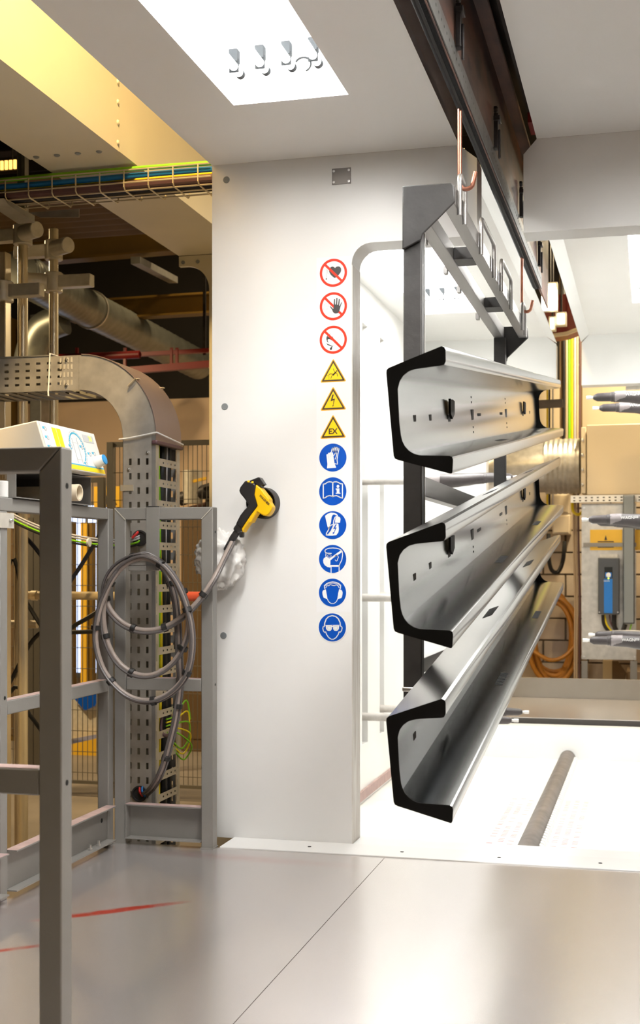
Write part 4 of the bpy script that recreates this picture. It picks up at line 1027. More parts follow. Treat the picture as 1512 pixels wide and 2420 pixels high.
fa = Vector((-1.835, 0, ztop)); fb = Vector((-1.79, 0, zbot)); fd = (fb-fa); FHt = fd.length; fd.normalize(); fn = Vector((-fd.z, 0, fd.x)); fn = fn if fn.x > 0 else -fn
FW = y1c - y0c
def fp(s, t, off): return Vector((fa.x, y0c + s*FW, fa.z)) + fd*(t*FHt) + fn*off
def fquad(g, s0, s1, t0, t1, off): g.add([fp(s0,t0,off), fp(s1,t0,off), fp(s1,t1,off), fp(s0,t1,off), fp(s0,t0,off-.0008), fp(s1,t0,off-.0008), fp(s1,t1,off-.0008), fp(s0,t1,off-.0008)], [[0,1,2,3],[7,6,5,4],[0,4,5,1],[1,5,6,2],[2,6,7,3],[3,7,4,0]])
g = G(); fquad(g, .015, .985, .02, .98, .0012); g.build('front_panel', 'ctrl_white', ct, smooth=False)
for s0, s1 in ((.20,.268),(.278,.346)):
    g = G(); fquad(g, s0, s1, .10, .62, .0022); g.build('yellow_label', 'ctrl_yellow', ct, smooth=False)
g = G(); fquad(g, .02, .98, .87, .965, .0022); g.build('yellow_strip', 'ctrl_yellow', ct, smooth=False)
g = G(); fquad(g, .02, .98, .835, .858, .0022); g.build('blue_line', 'cyan_print', ct, smooth=False)
def fring(g, s, t, r, a0, a1, w_, off, n=24):
    c = fp(s, t, off); 
    for i in range(n):
        q = []
        for a, rr in ((a0+(a1-a0)*i/n, r-w_/2), (a0+(a1-a0)*(i+.75)/n, r-w_/2), (a0+(a1-a0)*(i+.75)/n, r+w_/2), (a0+(a1-a0)*i/n, r+w_/2)):
            q.append(c + Vector((0,1,0))*rr*math.cos(math.radians(a)) - fd*rr*math.sin(math.radians(a)))
        g.add(q + [p - fn*.0008 for p in q], [[0,1,2,3],[7,6,5,4],[0,4,5,1],[1,5,6,2],[2,6,7,3],[3,7,4,0]])
g = G(); fring(g, .58, .46, .052, 190, -55, .006, .0022); g.build('dial_scale', 'cyan_print', ct, smooth=False, kind='stuff')
g = G(); fring(g, .58, .46, .060, 185, -50, .002, .0022, 12); fquad(g, .515, .520, .25, .80, .0022); fquad(g, .60, .605, .22, .82, .0022); fquad(g, .50, .62, .34, .345, .0022); fquad(g, .50, .62, .72, .725, .0022); g.build('dial_print', 'picto_grey', ct, smooth=False, kind='stuff')
for s, t in ((.09,.16),(.09,.36),(.09,.56),(.67,.42),(.47,.45),(.79,.55),(.88,.52),(.67,.80)):
    g = G(); fring(g, s, t, .0062, 0, 360, .0035, .0022, 10); b_ = g.build('button', 'picto_grey', ct, smooth=False)
    g = G(); fquad(g, s-.045, s-.018, t-.04, t+.01, .0023); g.build('mark', 'cyan_print', b_, smooth=False)
g = G(); fquad(g, .74, .93, .10, .27, .0022); dsp = g.build('display', 'picto_grey', ct, smooth=False)
text_mesh('70', .024, 'digits_lit', dsp, fp(.865, .185, .0034), (0,1,0), -fd, thick=.0004)
kc = fp(.86, .72, .002)
kn = G().lathe(kc, fn, [(0,.021),(.004,.021),(.03,.0185),(.031,.0185)], 22).build('knob', 'ctrl_white', ct)
G().lathe(kc + fn*.0312, fn, [(0,.0175),(.003,.017),(.005,.012)], 22).build('knob_cap', 'ctrl_blue', kn)
# grey bracket box below
bb = thing('bracket_box', 'open grey steel box under the white controller, on the guard rail', 'box', (-1.95, 3.78, 1.197))
yb0, yb1 = 3.50, px(218,1150,X=-1.84).y
zb0, zb1 = 1.1975, zbot-.004
G().box(-2.15, -1.845, yb0, yb0+.003, zb0, zb1).build('side', 'guard_grey', bb)
G().box(-2.15, -1.845, yb1-.003, yb1, zb0, zb1).build('side', 'guard_grey', bb)
G().box(-2.15, -1.845, yb0+.0035, yb1-.0035, zb0, zb0+.003).build('base', 'guard_grey', bb)
G().box(-2.15, -1.845, yb0+.0035, yb1-.0035, zb1-.003, zb1).build('lid', 'guard_grey', bb)
G().box(-2.15, -2.147, yb0+.0035, yb1-.0035, zb0+.0035, zb1-.0035).build('back', 'guard_grey', bb)
G().lathe((-1.93, yb0-.0002, zb0+.05), (0,-1,0), [(0,.006),(.003,.006),(.005,.003)], 8).build('bolt', 'screw_metal', bb)
pc = px(185,1165,X=-1.80)
pf_ = thing('pipe_fitting', 'cream plastic pipe sleeve sticking out of the grey box', 'pipe fitting', (pc.x, pc.y, pc.z))
G().lathe((-2.05, pc.y-.02, pc.z), (1,0,0), [(0,.022),(.17,.022),(.171,.0265),(.262,.0275),(.264,.027),(.264,.022),(.20,.021)], 26).build('sleeve', 'pvc_cream', pf_)
bt = thing('small_bottle', 'small white bottle with a clear threaded neck on the left guard rail', 'bottle', (px(4,1170,X=-1.877).x, px(4,1170,X=-1.877).y, 1.1965))
bl_ = bt.location
G().lathe((bl_.x, bl_.y, 1.1966), (0,0,1), [(0,.018),(.002,.0195),(.048,.0195),(.05,.016)], 20).build('base', 'tie_white', bt)
G().lathe((bl_.x, bl_.y, 1.247), (0,0,1), [(0,.014),(.005,.0155),(.009,.0145),(.013,.0155),(.017,.0145),(.021,.0155),(.035,.0155)], 20).build('neck', 'bottle_clear', bt)
# ------------------------------------------------------------------ box beam beside the entrance ceiling, with its leg
zbm = 2.53
bb_ = thing('box_beam', 'long cream sheet metal box beam lit yellow beside the entrance ceiling', 'beam', (-2.09, 3.2, zbm))
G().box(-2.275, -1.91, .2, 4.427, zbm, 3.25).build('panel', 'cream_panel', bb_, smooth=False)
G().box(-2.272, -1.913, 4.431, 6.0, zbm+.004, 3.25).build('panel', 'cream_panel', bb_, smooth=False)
for k in range(4):
    G().lathe((-2.235+k*.085, 4.40, zbm-.0002), (0,0,-1), [(0,.012),(.003,.011),(.006,.006)], 14).build('rivet', 'cap_grey', bb_)
for k in range(6):
    G().lathe((-1.9098, 4.41, zbm+.03+k*.075), (1,0,0), [(0,.010),(.003,.009),(.006,.005)], 12).build('rivet', 'cream_panel', bb_)
lg = [(-2.272,2.532),(-2.272,2.482),(-2.235,2.482)] + arc(-2.235, 2.36, .122, 85, 0, 9) + [(-2.113,HF),(-1.93,HF),(-1.93,2.532)]
lo = thing('support_panel', 'cream upright panel with rounded inner corner under the far end of the box beam', 'panel', (-2.0, 6.02, HF))
G().prism(lg, 'y', 6.003, 6.03).build('sheet', 'cream_panel', lo, smooth=False)
for u, v in ((432,620),(467,618)):
    c = px(u, v, Y=6.0); G().lathe((c.x, 6.0028, c.z), (0,-1,0), [(0,.010),(.005,.009)], 8).build('bolt', 'cap_grey', lo)
# ------------------------------------------------------------------ wire cable basket with cables
cb = thing('cable_basket', 'galvanised wire mesh cable basket crossing under the box beam', 'cable tray', (-2.3, 4.66, 2.43))
KY0, KY1, KZ0, KZ1 = 4.56, 4.74, 2.435, 2.505
wr = .0032
lw = [G().tube([(-3.6,y,z),(-1.60,y,z)], wr, 6).build('long_wire', 'chrome_pole', cb) for y, z in ((KY0,KZ1),(KY0,KZ0+.022),(KY0+.03,KZ0),(KY0+.09,KZ0),(KY1-.03,KZ0),(KY1,KZ0+.022),(KY1,KZ1))]
c0 = None
for k in range(20):
    x = -3.55 + k*.1
    if c0 is None:
        c0 = G().tube([(x,KY0,KZ1),(x,KY0,KZ0+.006),(x,KY0+.012,KZ0-.004),(x,KY1-.012,KZ0-.004),(x,KY1,KZ0+.006),(x,KY1,KZ1)], wr, 6).build('cross_wire', 'chrome_pole', cb)
    else: share(c0, 'cross_wire', cb, (k*.1,0,0))
BG = 'cables lying in the wire basket'
for i, (m, y, z, r, nm) in enumerate((('cable_purple',4.589,KZ0+.023,.015,'thick maroon'),('cable_purple',4.624,KZ0+.023,.0145,'second maroon'),('cable_navy',4.660,KZ0+.024,.0155,'thick navy'),('cable_blue',4.586,KZ0+.054,.011,'blue'),('cable_green',4.583,KZ0+.079,.0095,'green yellow'),('cable_black',4.697,KZ0+.022,.014,'black'),('cable_yellow',4.640,KZ0+.056,.007,'thin yellow'))):
    cable(nm + ' cable lying in the wire basket', [(-3.6+k*.25, y+.002*math.sin(k*1.1+i), z+.0015*math.sin(k+i*2)) for k in range(9)], r, m, BG)
# channel that carries the basket
ch = thing('hanger_channel', 'galvanised hanger channel holding the wire basket at upper left', 'bracket', (px(52,465,Y=4.8).x, 4.8, 2.42))
x0, x1 = px(43,420,Y=4.78).x, px(61,420,Y=4.78).x
g = G(); g.box(x0, x0+.004, 4.77, 4.80, 2.41, 4.88); g.box(x1-.004, x1, 4.77, 4.80, 2.41, 4.88); g.box(x0, x1, 4.80, 4.804, 2.41, 4.88)
g.build('channel', 'galv_dull', ch)
G().prism([(KY0-.02,2.428),(4.80,2.428),(4.80,2.40),(KY0+.02,2.412)], 'x', x0-.01, x1+.03).build('arm', 'galv_dull', ch)
G().prism([(x1+.031,2.428),(x1+.25,2.428),(x1+.25,2.395),(x1+.08,2.405)], 'y', 4.75, 4.754).build('gusset', 'galv_dull', ch)
# ------------------------------------------------------------------ stand poles with clamps
def pole_stand(label, u, vtop, Y, r, clamps, square=False):
    b = px(u, 1337, Y=Y); zt = px(u, vtop, Y=Y).z
    t = thing('pole_stand', label, 'pole', (b.x, Y, HF), 'polished poles behind the controller')
    if square: G().box(b.x-r, b.x+r, Y-r, Y+r, HF, zt).build('pole', 'chrome_pole', t, bevel=.004)
    else: G().lathe((b.x, Y, HF), (0,0,1), [(0,r),(zt-HF-.004,r),(zt-HF,r-.004)], 24).build('pole', 'chrome_pole', t)
    for v, dx, sz in clamps:
        z = px(u, v, Y=Y).z
        c = G().lathe((b.x, Y, z-.045), (0,0,1), [(0,r+.016),(.004,r+.02),(.086,r+.02),(.09,r+.016)], 20).build('clamp', 'alu_clamp', t)
        G().lathe((b.x+dx*.02, Y-.03, z), (dx,-.55,0), [(0,.036),(.10,.036),(.104,.033)], 22).build('clamp_arm', 'alu_clamp', c)
        G().box(b.x-dx*.03-(.16 if dx > 0 else 0), b.x-dx*.03+(0 if dx > 0 else .16), Y-.025, Y+.025, z-.028, z+.028).build('clamp_block', 'alu_clamp', c, bevel=.004)
pole_stand('tall polished pole with one round clamp, left of its shorter twin', 54, 500, 5.2, .0225, ((556,1,1),))
pole_stand('polished pole with two clamps right of the taller pole', 127, 540, 5.35, .021, ((592,1,1),(668,-1,1)))
pole_stand('square polished post cut by the left picture edge', 6, 598, 5.1, .028, ((690,-1,1),), True)
# horizontal link between the poles
a_, b_ = px(62,672,Y=5.27), px(122,672,Y=5.37)
tag(G().bar(a_, b_, .02, .028).build('link_bar', 'chrome_pole'), 'short bar linking the two round poles', 'bar')
# ------------------------------------------------------------------ hall: beams, ducts, rails
def beam(name, label, p, q, h, wd, m, grp=None):
    p = Vector(p); q = Vector(q); t = thing(name, label, 'beam', (p+q)/2, grp)
    G().bar(p, q, .012, h).build('web', m, t)
    for s in (-1, 1): G().bar(p + Vector((0,0,s*h/2)), q + Vector((0,0,s*h/2)), wd, .016).build('flange', m, t)
beam('roof_beam', 'yellow roof beam with a bright lit patch, behind the polished poles', px(-150,615,Y=8.6), px(520,558,Y=8.9), .17, .13, 'ochre_beam', 'ochre roof beams')
beam('roof_beam', 'dull yellow beam below the dark roof, right of the spiral duct', px(170,738,Y=9.6), px(520,716,Y=9.6), .15, .12, 'ochre_beam', 'ochre roof beams')
for k in range(3):
    beam('roof_beam', ['dark roof beam farthest back','dark roof beam in the middle of the roof','dark roof beam nearest the box beam'][k], (-8.5,10.6-k*1.5,4.3), (-2.4,10.6-k*1.5,4.3), .16, .14, 'dark_rust', 'dark roof beams')
tag(G().bar(px(320,615,Y=8.6), px(410,662,Y=9.6), .07, .05).build('roof_strut', 'galv_dull'), 'slanting grey strut under the yellow roof beam', 'strut')
# brown corrugated sheet
rs = thing('roof_sheet', 'brown corrugated roof sheet above the poles', 'sheet', (-4.2, 7.2, 3.2))
for k in range(10):
    y = 6.6 + k*.13
    G().prism([(y,3.18),(y+.03,3.20),(y+.07,3.20),(y+.10,3.18),(y+.1295,3.18),(y+.1295,3.185),(y+.10,3.186),(y+.07,3.206),(y+.03,3.206),(y,3.186)], 'x', -6.2, -2.6).build('rib', 'brown_sheet', rs)
tag(G().tube([px(-60,556,Y=8.2), px(150,543,Y=8.2), px(330,525,Y=8.2)], .014, 10).build('air_pipe', 'cable_blue'), 'thin blue pipe under the roof', 'pipe')
# spiral ducts
def spiral(label, pts, r, n=8, grp=None):
    t = thing('spiral_duct', label, 'air duct', pts[0], grp)
    P = spline(pts, 10); Q = []; R = []
    for i in range(len(P)-1):
        for k in range(4):
            f = k/4; Q.append(P[i].lerp(P[i+1], f)); R.append(r*(1.0 if k else 1.022))
    Q.append(P[-1]); R.append(r)
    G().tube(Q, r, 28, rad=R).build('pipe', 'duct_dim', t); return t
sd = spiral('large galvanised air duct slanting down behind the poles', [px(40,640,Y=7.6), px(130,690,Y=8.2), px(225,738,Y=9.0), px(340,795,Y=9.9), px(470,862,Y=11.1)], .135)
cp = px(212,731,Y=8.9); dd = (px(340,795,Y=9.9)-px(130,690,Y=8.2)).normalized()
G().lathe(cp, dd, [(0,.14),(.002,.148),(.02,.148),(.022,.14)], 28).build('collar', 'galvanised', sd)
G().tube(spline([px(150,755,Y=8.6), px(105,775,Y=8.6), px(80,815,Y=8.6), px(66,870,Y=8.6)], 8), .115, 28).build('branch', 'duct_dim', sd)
# red crane rail
rr = thing('red_rail', 'red painted crane rail with hangers in the hall behind', 'rail', px(300,850,Y=9.0))
G().tube([px(60,850,Y=9.0), px(330,838,Y=9.0)], .030, 14).build('pipe', 'red_paint', rr)
G().bar(px(150,848,Y=9.02), px(505,828,Y=9.02), .05, .03).build('upper_bar', 'red_paint', rr)
G().bar(px(280,878,Y=8.95), px(505,860,Y=8.95), .05, .05).build('lower_bar', 'red_paint', rr)
for u in (182, 295, 405, 418):
    G().bar(px(u,822,Y=9.0), px(u,872,Y=9.0), .02, .02).build('hanger', 'red_paint', rr)
for u in (60, 480):
    p = px(u,838,Y=9.02); G().bar((p.x,9.05,p.z), (p.x,9.05,HZ1), .02, .02).build('drop_rod', 'dark_steel', rr)
# lit panel strip on the back wall and pilasters
for u, w_, m, nm in ((60,.25,'galv_dull','galvanised'),(185,.16,'galv_dull','darker'),(300,.35,'hall_wall','tan')):
    pass
# machine shapes behind the fence
mc = thing('conveyor_machine', 'yellow and grey machine behind the mesh fence', 'machine', (-5.0, 9.2, HF))
a_ = px(130,1762,Y=9.0); b_ = px(256,1715,Y=9.0)
G().add([px(120,1770,Y=9.0), px(258,1738,Y=9.0), px(258,1800,Y=9.0), px(120,1838,Y=9.0), px(120,1770,Y=9.4), px(258,1738,Y=9.4), px(258,1800,Y=9.4), px(120,1838,Y=9.4)], [[3,2,1,0],[4,5,6,7],[0,1,5,4],[1,2,6,5],[2,3,7,6],[3,0,4,7]]).build('yellow_guard', 'yellow_paint', mc)
G().add([px(120,1660,Y=9.1), px(258,1630,Y=9.1), px(258,1730,Y=9.1), px(120,1755,Y=9.1), px(120,1660,Y=9.5), px(258,1630,Y=9.5), px(258,1730,Y=9.5), px(120,1755,Y=9.5)], [[3,2,1,0],[4,5,6,7],[0,1,5,4],[1,2,6,5],[2,3,7,6],[3,0,4,7]]).build('grey_cover', 'alu_clamp', mc)
G().add([px(170,1645,Y=9.05), px(240,1628,Y=9.05), px(225,1668,Y=9.05), px(200,1680,Y=9.05)], [[0,1,2,3]]).build('blue_label', 'sign_blue', mc)
b1 = px(120,1850,Y=9.1); b2 = px(258,1820,Y=9.1)
G().box(b1.x, b2.x, 9.1, 9.6, HF, b1.z).build('base', 'dark_steel', mc)
# yellow posts and cream pipes behind the guard rail
yp = px(201,1400,Y=9.25)
G().box(yp.x-.026, yp.x+.026, 9.22, 9.28, px(201,1642,Y=9.25).z, px(201,1235,Y=9.25).z).build('yellow_upright', 'yellow_paint', mc, bevel=.004)
G().box(yp.x+.028, yp.x+.07, 9.25, 9.30, px(201,1642,Y=9.25).z, px(201,1235,Y=9.25).z).build('olive_upright', 'ochre_beam', mc, bevel=.004)
p1, p2 = px(50,1407,Y=6.0), px(480,1409,Y=6.0)
pp = thing('pipe_line', 'horizontal pipe crossing behind the guard rails, cream then red', 'pipe', p1)
xm = px(430,1409,Y=6.0).x
G().cyl(p1, (xm-.001, 6.0, p1.z), .0215, 18).build('pipe', 'cream_pipe', pp)
G().cyl((xm, 6.0, p1.z), (px(492,1409,Y=6.0).x, 6.0, p1.z), .024, 18).build('pipe', 'red_pipe', pp)
for u in (75, 300): c = px(u,1407,Y=6.0); G().lathe((c.x,6.0,p1.z), (1,0,0), [(0,.026),(.03,.026)], 18).build('coupling', 'chrome_pole', pp)
vp = px(46,1500,Y=5.9)
up_ = thing('upright_pipe', 'cream upright pipe with a side branch behind the long guard rail', 'pipe', (vp.x,5.9,HF))
G().cyl((vp.x,5.9,HF), (vp.x,5.9,px(46,1235,Y=5.9).z), .026, 18).build('pipe', 'cream_pipe', up_)
G().cyl((vp.x-.2,5.9,px(46,1475,Y=5.9).z), (vp.x+.1,5.9,px(46,1475,Y=5.9).z), .02, 16).build('branch', 'cream_pipe', up_)
for i, pts in enumerate(([(15,1355),(60,1420),(120,1500),(190,1470),(240,1440)], [(10,1240),(60,1270),(110,1330),(150,1390),(250,1240)], [(20,1640),(70,1690),(120,1745),(160,1700)], [(20,1620),(90,1500),(160,1495),(250,1492)])):
    cable(['dark cable hanging in an arc behind the rail','dark cable dipping below the top rail','dark cable low behind the mid rail','dark cable crossing behind the coil'][i], [Vector((px(-90-i*25,v0:=pts[0][1],Y=5.7+i*.05).x, 5.7+i*.05, HF+.012))] + [px(u,v,Y=5.7+i*.05) for u, v in pts], .011, ('cable_black','cable_navy','cable_black','cable_black')[i], 'loose cables behind the guard rail')
# mesh fence
def fence(label, x0, x1, Y, z0, z1, pitch, hp, top=True):
    t = thing('mesh_fence', label, 'fence', ((x0+x1)/2, Y, z0), 'welded mesh fence panels')
    g = G(); k = 0; x = x0
    while x < x1: g.box(x-.0018, x+.0018, Y-.0018, Y+.0018, z0, z1); x += pitch
    z = z0 + .05
    while z < z1: g.box(x0, x1, Y-.0055, Y-.002, z-.002, z+.002); z += hp
    g.build('wire_mesh', 'fence_wire', t, smooth=False, kind='stuff')
    if top: G().box(x0, x1, Y-.015, Y+.015, z1, z1+.03).build('top_bar', 'fence_wire', t)
    for x in (x0, x1): G().box(x-.02, x+.02, Y-.02, Y+.02, HF, z1+.03).build('post', 'fence_wire', t)
    G().box(x0, x1, Y-.012, Y+.012, z0-.02, z0).build('bottom_bar', 'fence_wire', t)
zf = px(460,1052,Y=7.4).z
fence('tall mesh fence between the cable duct and the white wall', px(262,1300,Y=7.4).x, px(520,1300,Y=7.4).x, 7.4, -.35, zf, .030, .17)
fence('mesh fence in front of the daylit window', px(100,1300,Y=7.4).x-.03, px(262,1300,Y=7.4).x-.06, 7.4, -.35, px(240,1140,Y=7.4).z, .034, .13)
fence('mesh fence at the far left behind the guard rail', px(-60,1300,Y=7.4).x, px(95,1300,Y=7.4).x-.06, 7.4, -.35, px(40,1235,Y=7.4).z, .034, .13)
# yellow warning board above the window fence, workbench clutter behind the fence at right
wbd = thing('warning_board', 'yellow board with black mark behind the controller', 'sign', px(248,1200,Y=8.2))
a_, b_ = px(222,1150,Y=8.2), px(284,1198,Y=8.2)
G().box(a_.x, b_.x, 8.2, 8.22, b_.z, a_.z).build('board', 'yellow_paint', wbd)
for x in (a_.x+.02, b_.x-.02): G().box(x-.012, x+.012, 8.221, 8.245, HF, a_.z).build('leg', 'galv_dull', wbd)
c = px(258,1174,Y=8.195); G().prism([(c.x-.05,c.z-.05),(c.x+.05,c.z-.05),(c.x,c.z+.05)], 'y', 8.194, 8.199).build('mark', 'picto_black', wbd)
wk = thing('pipe_manifold', 'dark pipe manifold with metal valve behind the mesh fence', 'machine', px(470,1150,Y=8.6))
G().cyl(px(425,1180,Y=8.6), px(520,1150,Y=8.6), .05, 16).build('pipe', 'dark_steel', wk)
G().cyl(px(430,1215,Y=8.7), px(520,1190,Y=8.7), .04, 16).build('pipe', 'rust_steel', wk)
G().cyl(px(455,1112,Y=8.6), px(455,1190,Y=8.6), .07, 16).build('valve', 'alu_clamp', wk)
p = px(500,1175,Y=8.65); G().box(p.x-.03, p.x+.03, 8.6, 8.7, HF, p.z).build('leg', 'dark_steel', wk)
G().bar(px(455,1138,Y=8.5), px(488,1130,Y=8.5), .02, .02).build('lever', 'yellow_paint', wk)
ca = thing('storage_cabinet', 'brown cabinet standing behind the mesh fence right of the duct', 'cabinet', px(470,1900,Y=9.4))
a_, b_ = px(428,1225,Y=9.4), px(506,1225,Y=9.4)
G().box(a_.x, b_.x, 9.4, 9.9, HF, a_.z).build('body', 'brown_sheet', ca)
G().box(a_.x+.02, b_.x-.02, 9.392, 9.3995, HF+.1, a_.z-.03).build('door', 'brown_sheet', ca)
cab2 = thing('storage_cabinet', 'olive cabinet behind the guard rail at the far left', 'cabinet', px(40,1900,Y=9.6))
a_, b_ = px(-40,1230,Y=9.6), px(118,1230,Y=9.6)
G().box(a_.x, b_.x, 9.6, 10.1, HF, a_.z).build('body', 'ochre_beam', cab2)
for k in range(3):
    x0 = a_.x + (b_.x-a_.x)*k/3
    G().box(x0+.01, x0+(b_.x-a_.x)/3-.01, 9.592, 9.5995, HF+.05, a_.z-.03).build('door', 'brown_sheet', cab2)
# columns against the tan wall
for u, w_, m, lab in ((95,26,'galv_dull','grey wall column behind the two poles'),(18,20,'ochre_beam','yellow wall column at the far left')):
    a_, b_ = px(u-w_/2,1000,Y=11.3), px(u+w_/2,1000,Y=11.3)
    tag(G().box(a_.x, b_.x, 11.2, 11.45, HF, 3.4).build('wall_column', m, bevel=.006), lab, 'column')

# glowing strip lamp behind the hanger channel
sl = thing('strip_lamp', 'orange glowing strip lamp behind the hanger channel at upper left', 'lamp', px(15,390,Y=7.2))
a_, b_ = px(-40,382,Y=7.2), px(42,402,Y=7.2)
G().box(a_.x, b_.x, 7.2, 7.26, b_.z, a_.z).build('housing', 'dark_steel', sl)
for k in range(8):
    x = a_.x + (b_.x-a_.x)*(k+.15)/8
    G().box(x, x+(b_.x-a_.x)/8*.6, 7.19, 7.1995, b_.z+.008, a_.z-.008).build('lens', 'lamp_orange', sl)
for x in (a_.x+.05, b_.x-.05): G().cyl((x,7.23,a_.z), (x,7.23,HZ1), .006, 8).build('rod', 'dark_steel', sl)
# ------------------------------------------------------------------ beyond the booth exit
tb = thing('toe_board', 'grey toe board at the far end of the rear platform', 'toe board', (-.5, 9.74, 0), 'rear platform edge')
zt1 = px(1300,1603,Y=9.73).z
G().box(-1.9, .9, 9.725, 9.735, .004, zt1).build('board', 'guard_grey', tb)
G().box(-1.9, .9, 9.736, 9.765, zt1-.005, zt1).build('flange', 'guard_grey', tb)
# back wall paint band behind the cable ladder
RY = 10.9
def rb(u0, v0, u1, v1, Y0, Y1): 
    a, b = px(u0, v0, Y=Y0), px(u1, v1, Y=Y0); return (a.x, b.x, Y0, Y1, b.z, a.z)
# beige cabinet with duct
bc_ = thing('filter_cabinet', 'large beige metal cabinet seen through the booth exit', 'cabinet', px(1450,1170,Y=10.3))
G().box(*rb(1386,1004,1590,1168,10.3,10.9)).build('body', 'beige_cabinet', bc_, bevel=.008)
G().box(*rb(1373,1010,1384,1166,10.42,10.85)).build('flange', 'pvc_cream', bc_, bevel=.003)
for v in (1040, 1075, 1110, 1145):
    c = px(1376, v, Y=10.41); G().lathe(c, (0,-1,0), [(0,.012),(.008,.012),(.01,.006)], 6).build('bolt', 'screw_metal', bc_)
sp = thing('corrugated_duct', 'shiny corrugated duct entering the beige cabinet from the left', 'air duct', px(1290,1100,Y=10.65))
cc1 = px(1371,1103,Y=10.65); cc0 = px(1290,1103,Y=10.65); rD = .222
prof_ = []; n = 14; Ld = cc1.x - cc0.x
for k in range(n+1):
    prof_ += [(Ld*k/n, rD*(1.0 if k % 2 else 1.03))]
G().lathe((cc0.x,10.65,cc0.z), (1,0,0), prof_, 40).build('corrugated_pipe', 'galvanised', sp)
G().tube(spline([Vector((cc0.x,10.65,cc0.z)), Vector((cc0.x-.2,10.65,cc0.z-.01)), Vector((cc0.x-.42,10.66,cc0.z-.06)), Vector((cc0.x-.58,10.68,cc0.z-.2)), Vector((cc0.x-.66,10.7,cc0.z-.42))], 6), .21, 36).build('elbow', 'galvanised', sp)
# strut rail with holes
sr = thing('strut_rail', 'perforated white strut rail under the beige cabinet', 'rail', px(1430,1180,Y=10.2))
a_, b_ = px(1348,1188,Y=10.2), px(1560,1172,Y=10.2)
hs = []; W__ = b_.x-a_.x; k = 0
while .02+k*.045+.016 < W__-.02:
    x = round(.02+k*.045,4)
    for zz in (.010, .033): hs.append((x, round(x+.016,4), zz, zz+.009))
    k += 1
G().perf((a_.x, 10.2, a_.z), (1,0,0), (0,0,1), W__, .056, hs, .003).build('face', 'tie_white', sr, smooth=False)
G().box(a_.x, b_.x, 10.203, 10.24, a_.z+.053, a_.z+.056).build('lip', 'galvanised', sr)
G().box(a_.x, b_.x, 10.236, 10.24, a_.z, a_.z+.0525).build('back', 'dark_steel', sr)
# mounting sheet, trunking, drive
ms = thing('mounting_sheet', 'galvanised mounting sheet on a grey frame behind the booth exit', 'panel', px(1440,1605,Y=10.25))
G().box(*rb(1374,1190,1503,1560,10.262,10.27)).build('sheet', 'galvanised', ms)
G().box(*rb(1378,1283,1503,1292,10.245,10.261)).build('frame_bar', 'guard_grey', ms)
for u0, u1 in ((1374,1388),(1489,1505)):
    G().box(*rb(u0,1562,u1,1640,10.25,10.29)).build('leg', 'guard_grey', ms)
for u, v in ((1380,1552),(1499,1552),(1380,1200)):
    c = px(u,v,Y=10.261); G().lathe(c, (0,-1,0), [(0,.008),(.006,.007)], 10).build('bolt', 'screw_metal', ms)
for i, (u0, u1) in enumerate(((1394,1470),(1500,1560))):
    x = thing('warning_plate', ['yellow plate with a black pointer left of the grey trunking','yellow plate right of the grey trunking'][i], 'sign', px((u0+u1)/2,1300,Y=10.255), 'yellow plates behind the exit')
    G().box(*rb(u0,1252,u1,1300,10.254,10.261)).build('plate', 'yellow_paint', x)
    if i == 0:
        c = px(1431,1272,Y=10.25); G().prism([(c.x-.011,c.z-.014),(c.x+.011,c.z-.014),(c.x,c.z+.024)], 'y', 10.2505, 10.2535).build('pointer', 'picto_black', x)
        G().box(*rb(1412,1279,1450,1281,10.2505,10.2535)).build('print', 'picto_black', x); G().box(*rb(1412,1292,1450,1294,10.2505,10.2535)).build('print', 'picto_black', x)
tr = thing('cable_trunking', 'upright dark grey cable trunking right of the blue drive', 'trunking', px(1486,1475,Y=10.15))
G().box(*rb(1472,1170,1499,1474,10.14,10.2)).build('body', 'inverter_dark', tr, bevel=.003)
G().box(*rb(1474,1172,1497,1472,10.132,10.1395)).build('cover', 'cap_grey', tr, bevel=.002)
iv = thing('drive_inverter', 'dark grey motor drive with a blue centre stripe and small screen', 'motor drive', px(1438,1452,Y=10.15))
x0, x1, y0, y1, z0, z1 = rb(1413,1318,1463,1452,10.10,10.25)
G().box(x0, x1, y0, y1, z0, z1).build('case', 'inverter_dark', iv, bevel=.006)
def ivb(u0, v0, u1, v1, nm, m, d): 
    a, b = px(u0,v0,Y=10.1), px(u1,v1,Y=10.1); return G().box(a.x, b.x, 10.1-d, 10.0995, b.z, a.z).build(nm, m, iv)
ivb(1427,1368,1447,1449,'blue_stripe','inverter_blue',.003); sc_ = ivb(1428,1340,1447,1366,'keypad','screen_dark',.006)
ivb(1430,1353,1445,1365,'key_field','inverter_blue',.008)
c = px(1437.5,1359,Y=10.0915); G().lathe(c, (0,-1,0), [(0,.018),(.003,.016),(.0035,.006)], 18).build('key_ring', 'tie_white', iv)
c = px(1437.5,1367,Y=10.091); G().lathe(c, (0,-1,0), [(0,.007),(.003,.006)], 12).build('green_lamp', 'digits_lit', iv)
c = px(1433,1373,Y=10.0965); text_mesh('VACON', .013, 'tie_white', iv, (c.x,10.0962,c.z), (1,0,0), (0,0,1))
for u in (1416,1460):
    c = px(u,1447,Y=10.0995); G().lathe(c, (0,-1,0), [(0,.006),(.004,.005)], 10).build('screw', 'screw_metal', iv)
G().box(*rb(1417,1310,1459,1317.5,10.2,10.25)).build('top_plate', 'alu_clamp', iv)
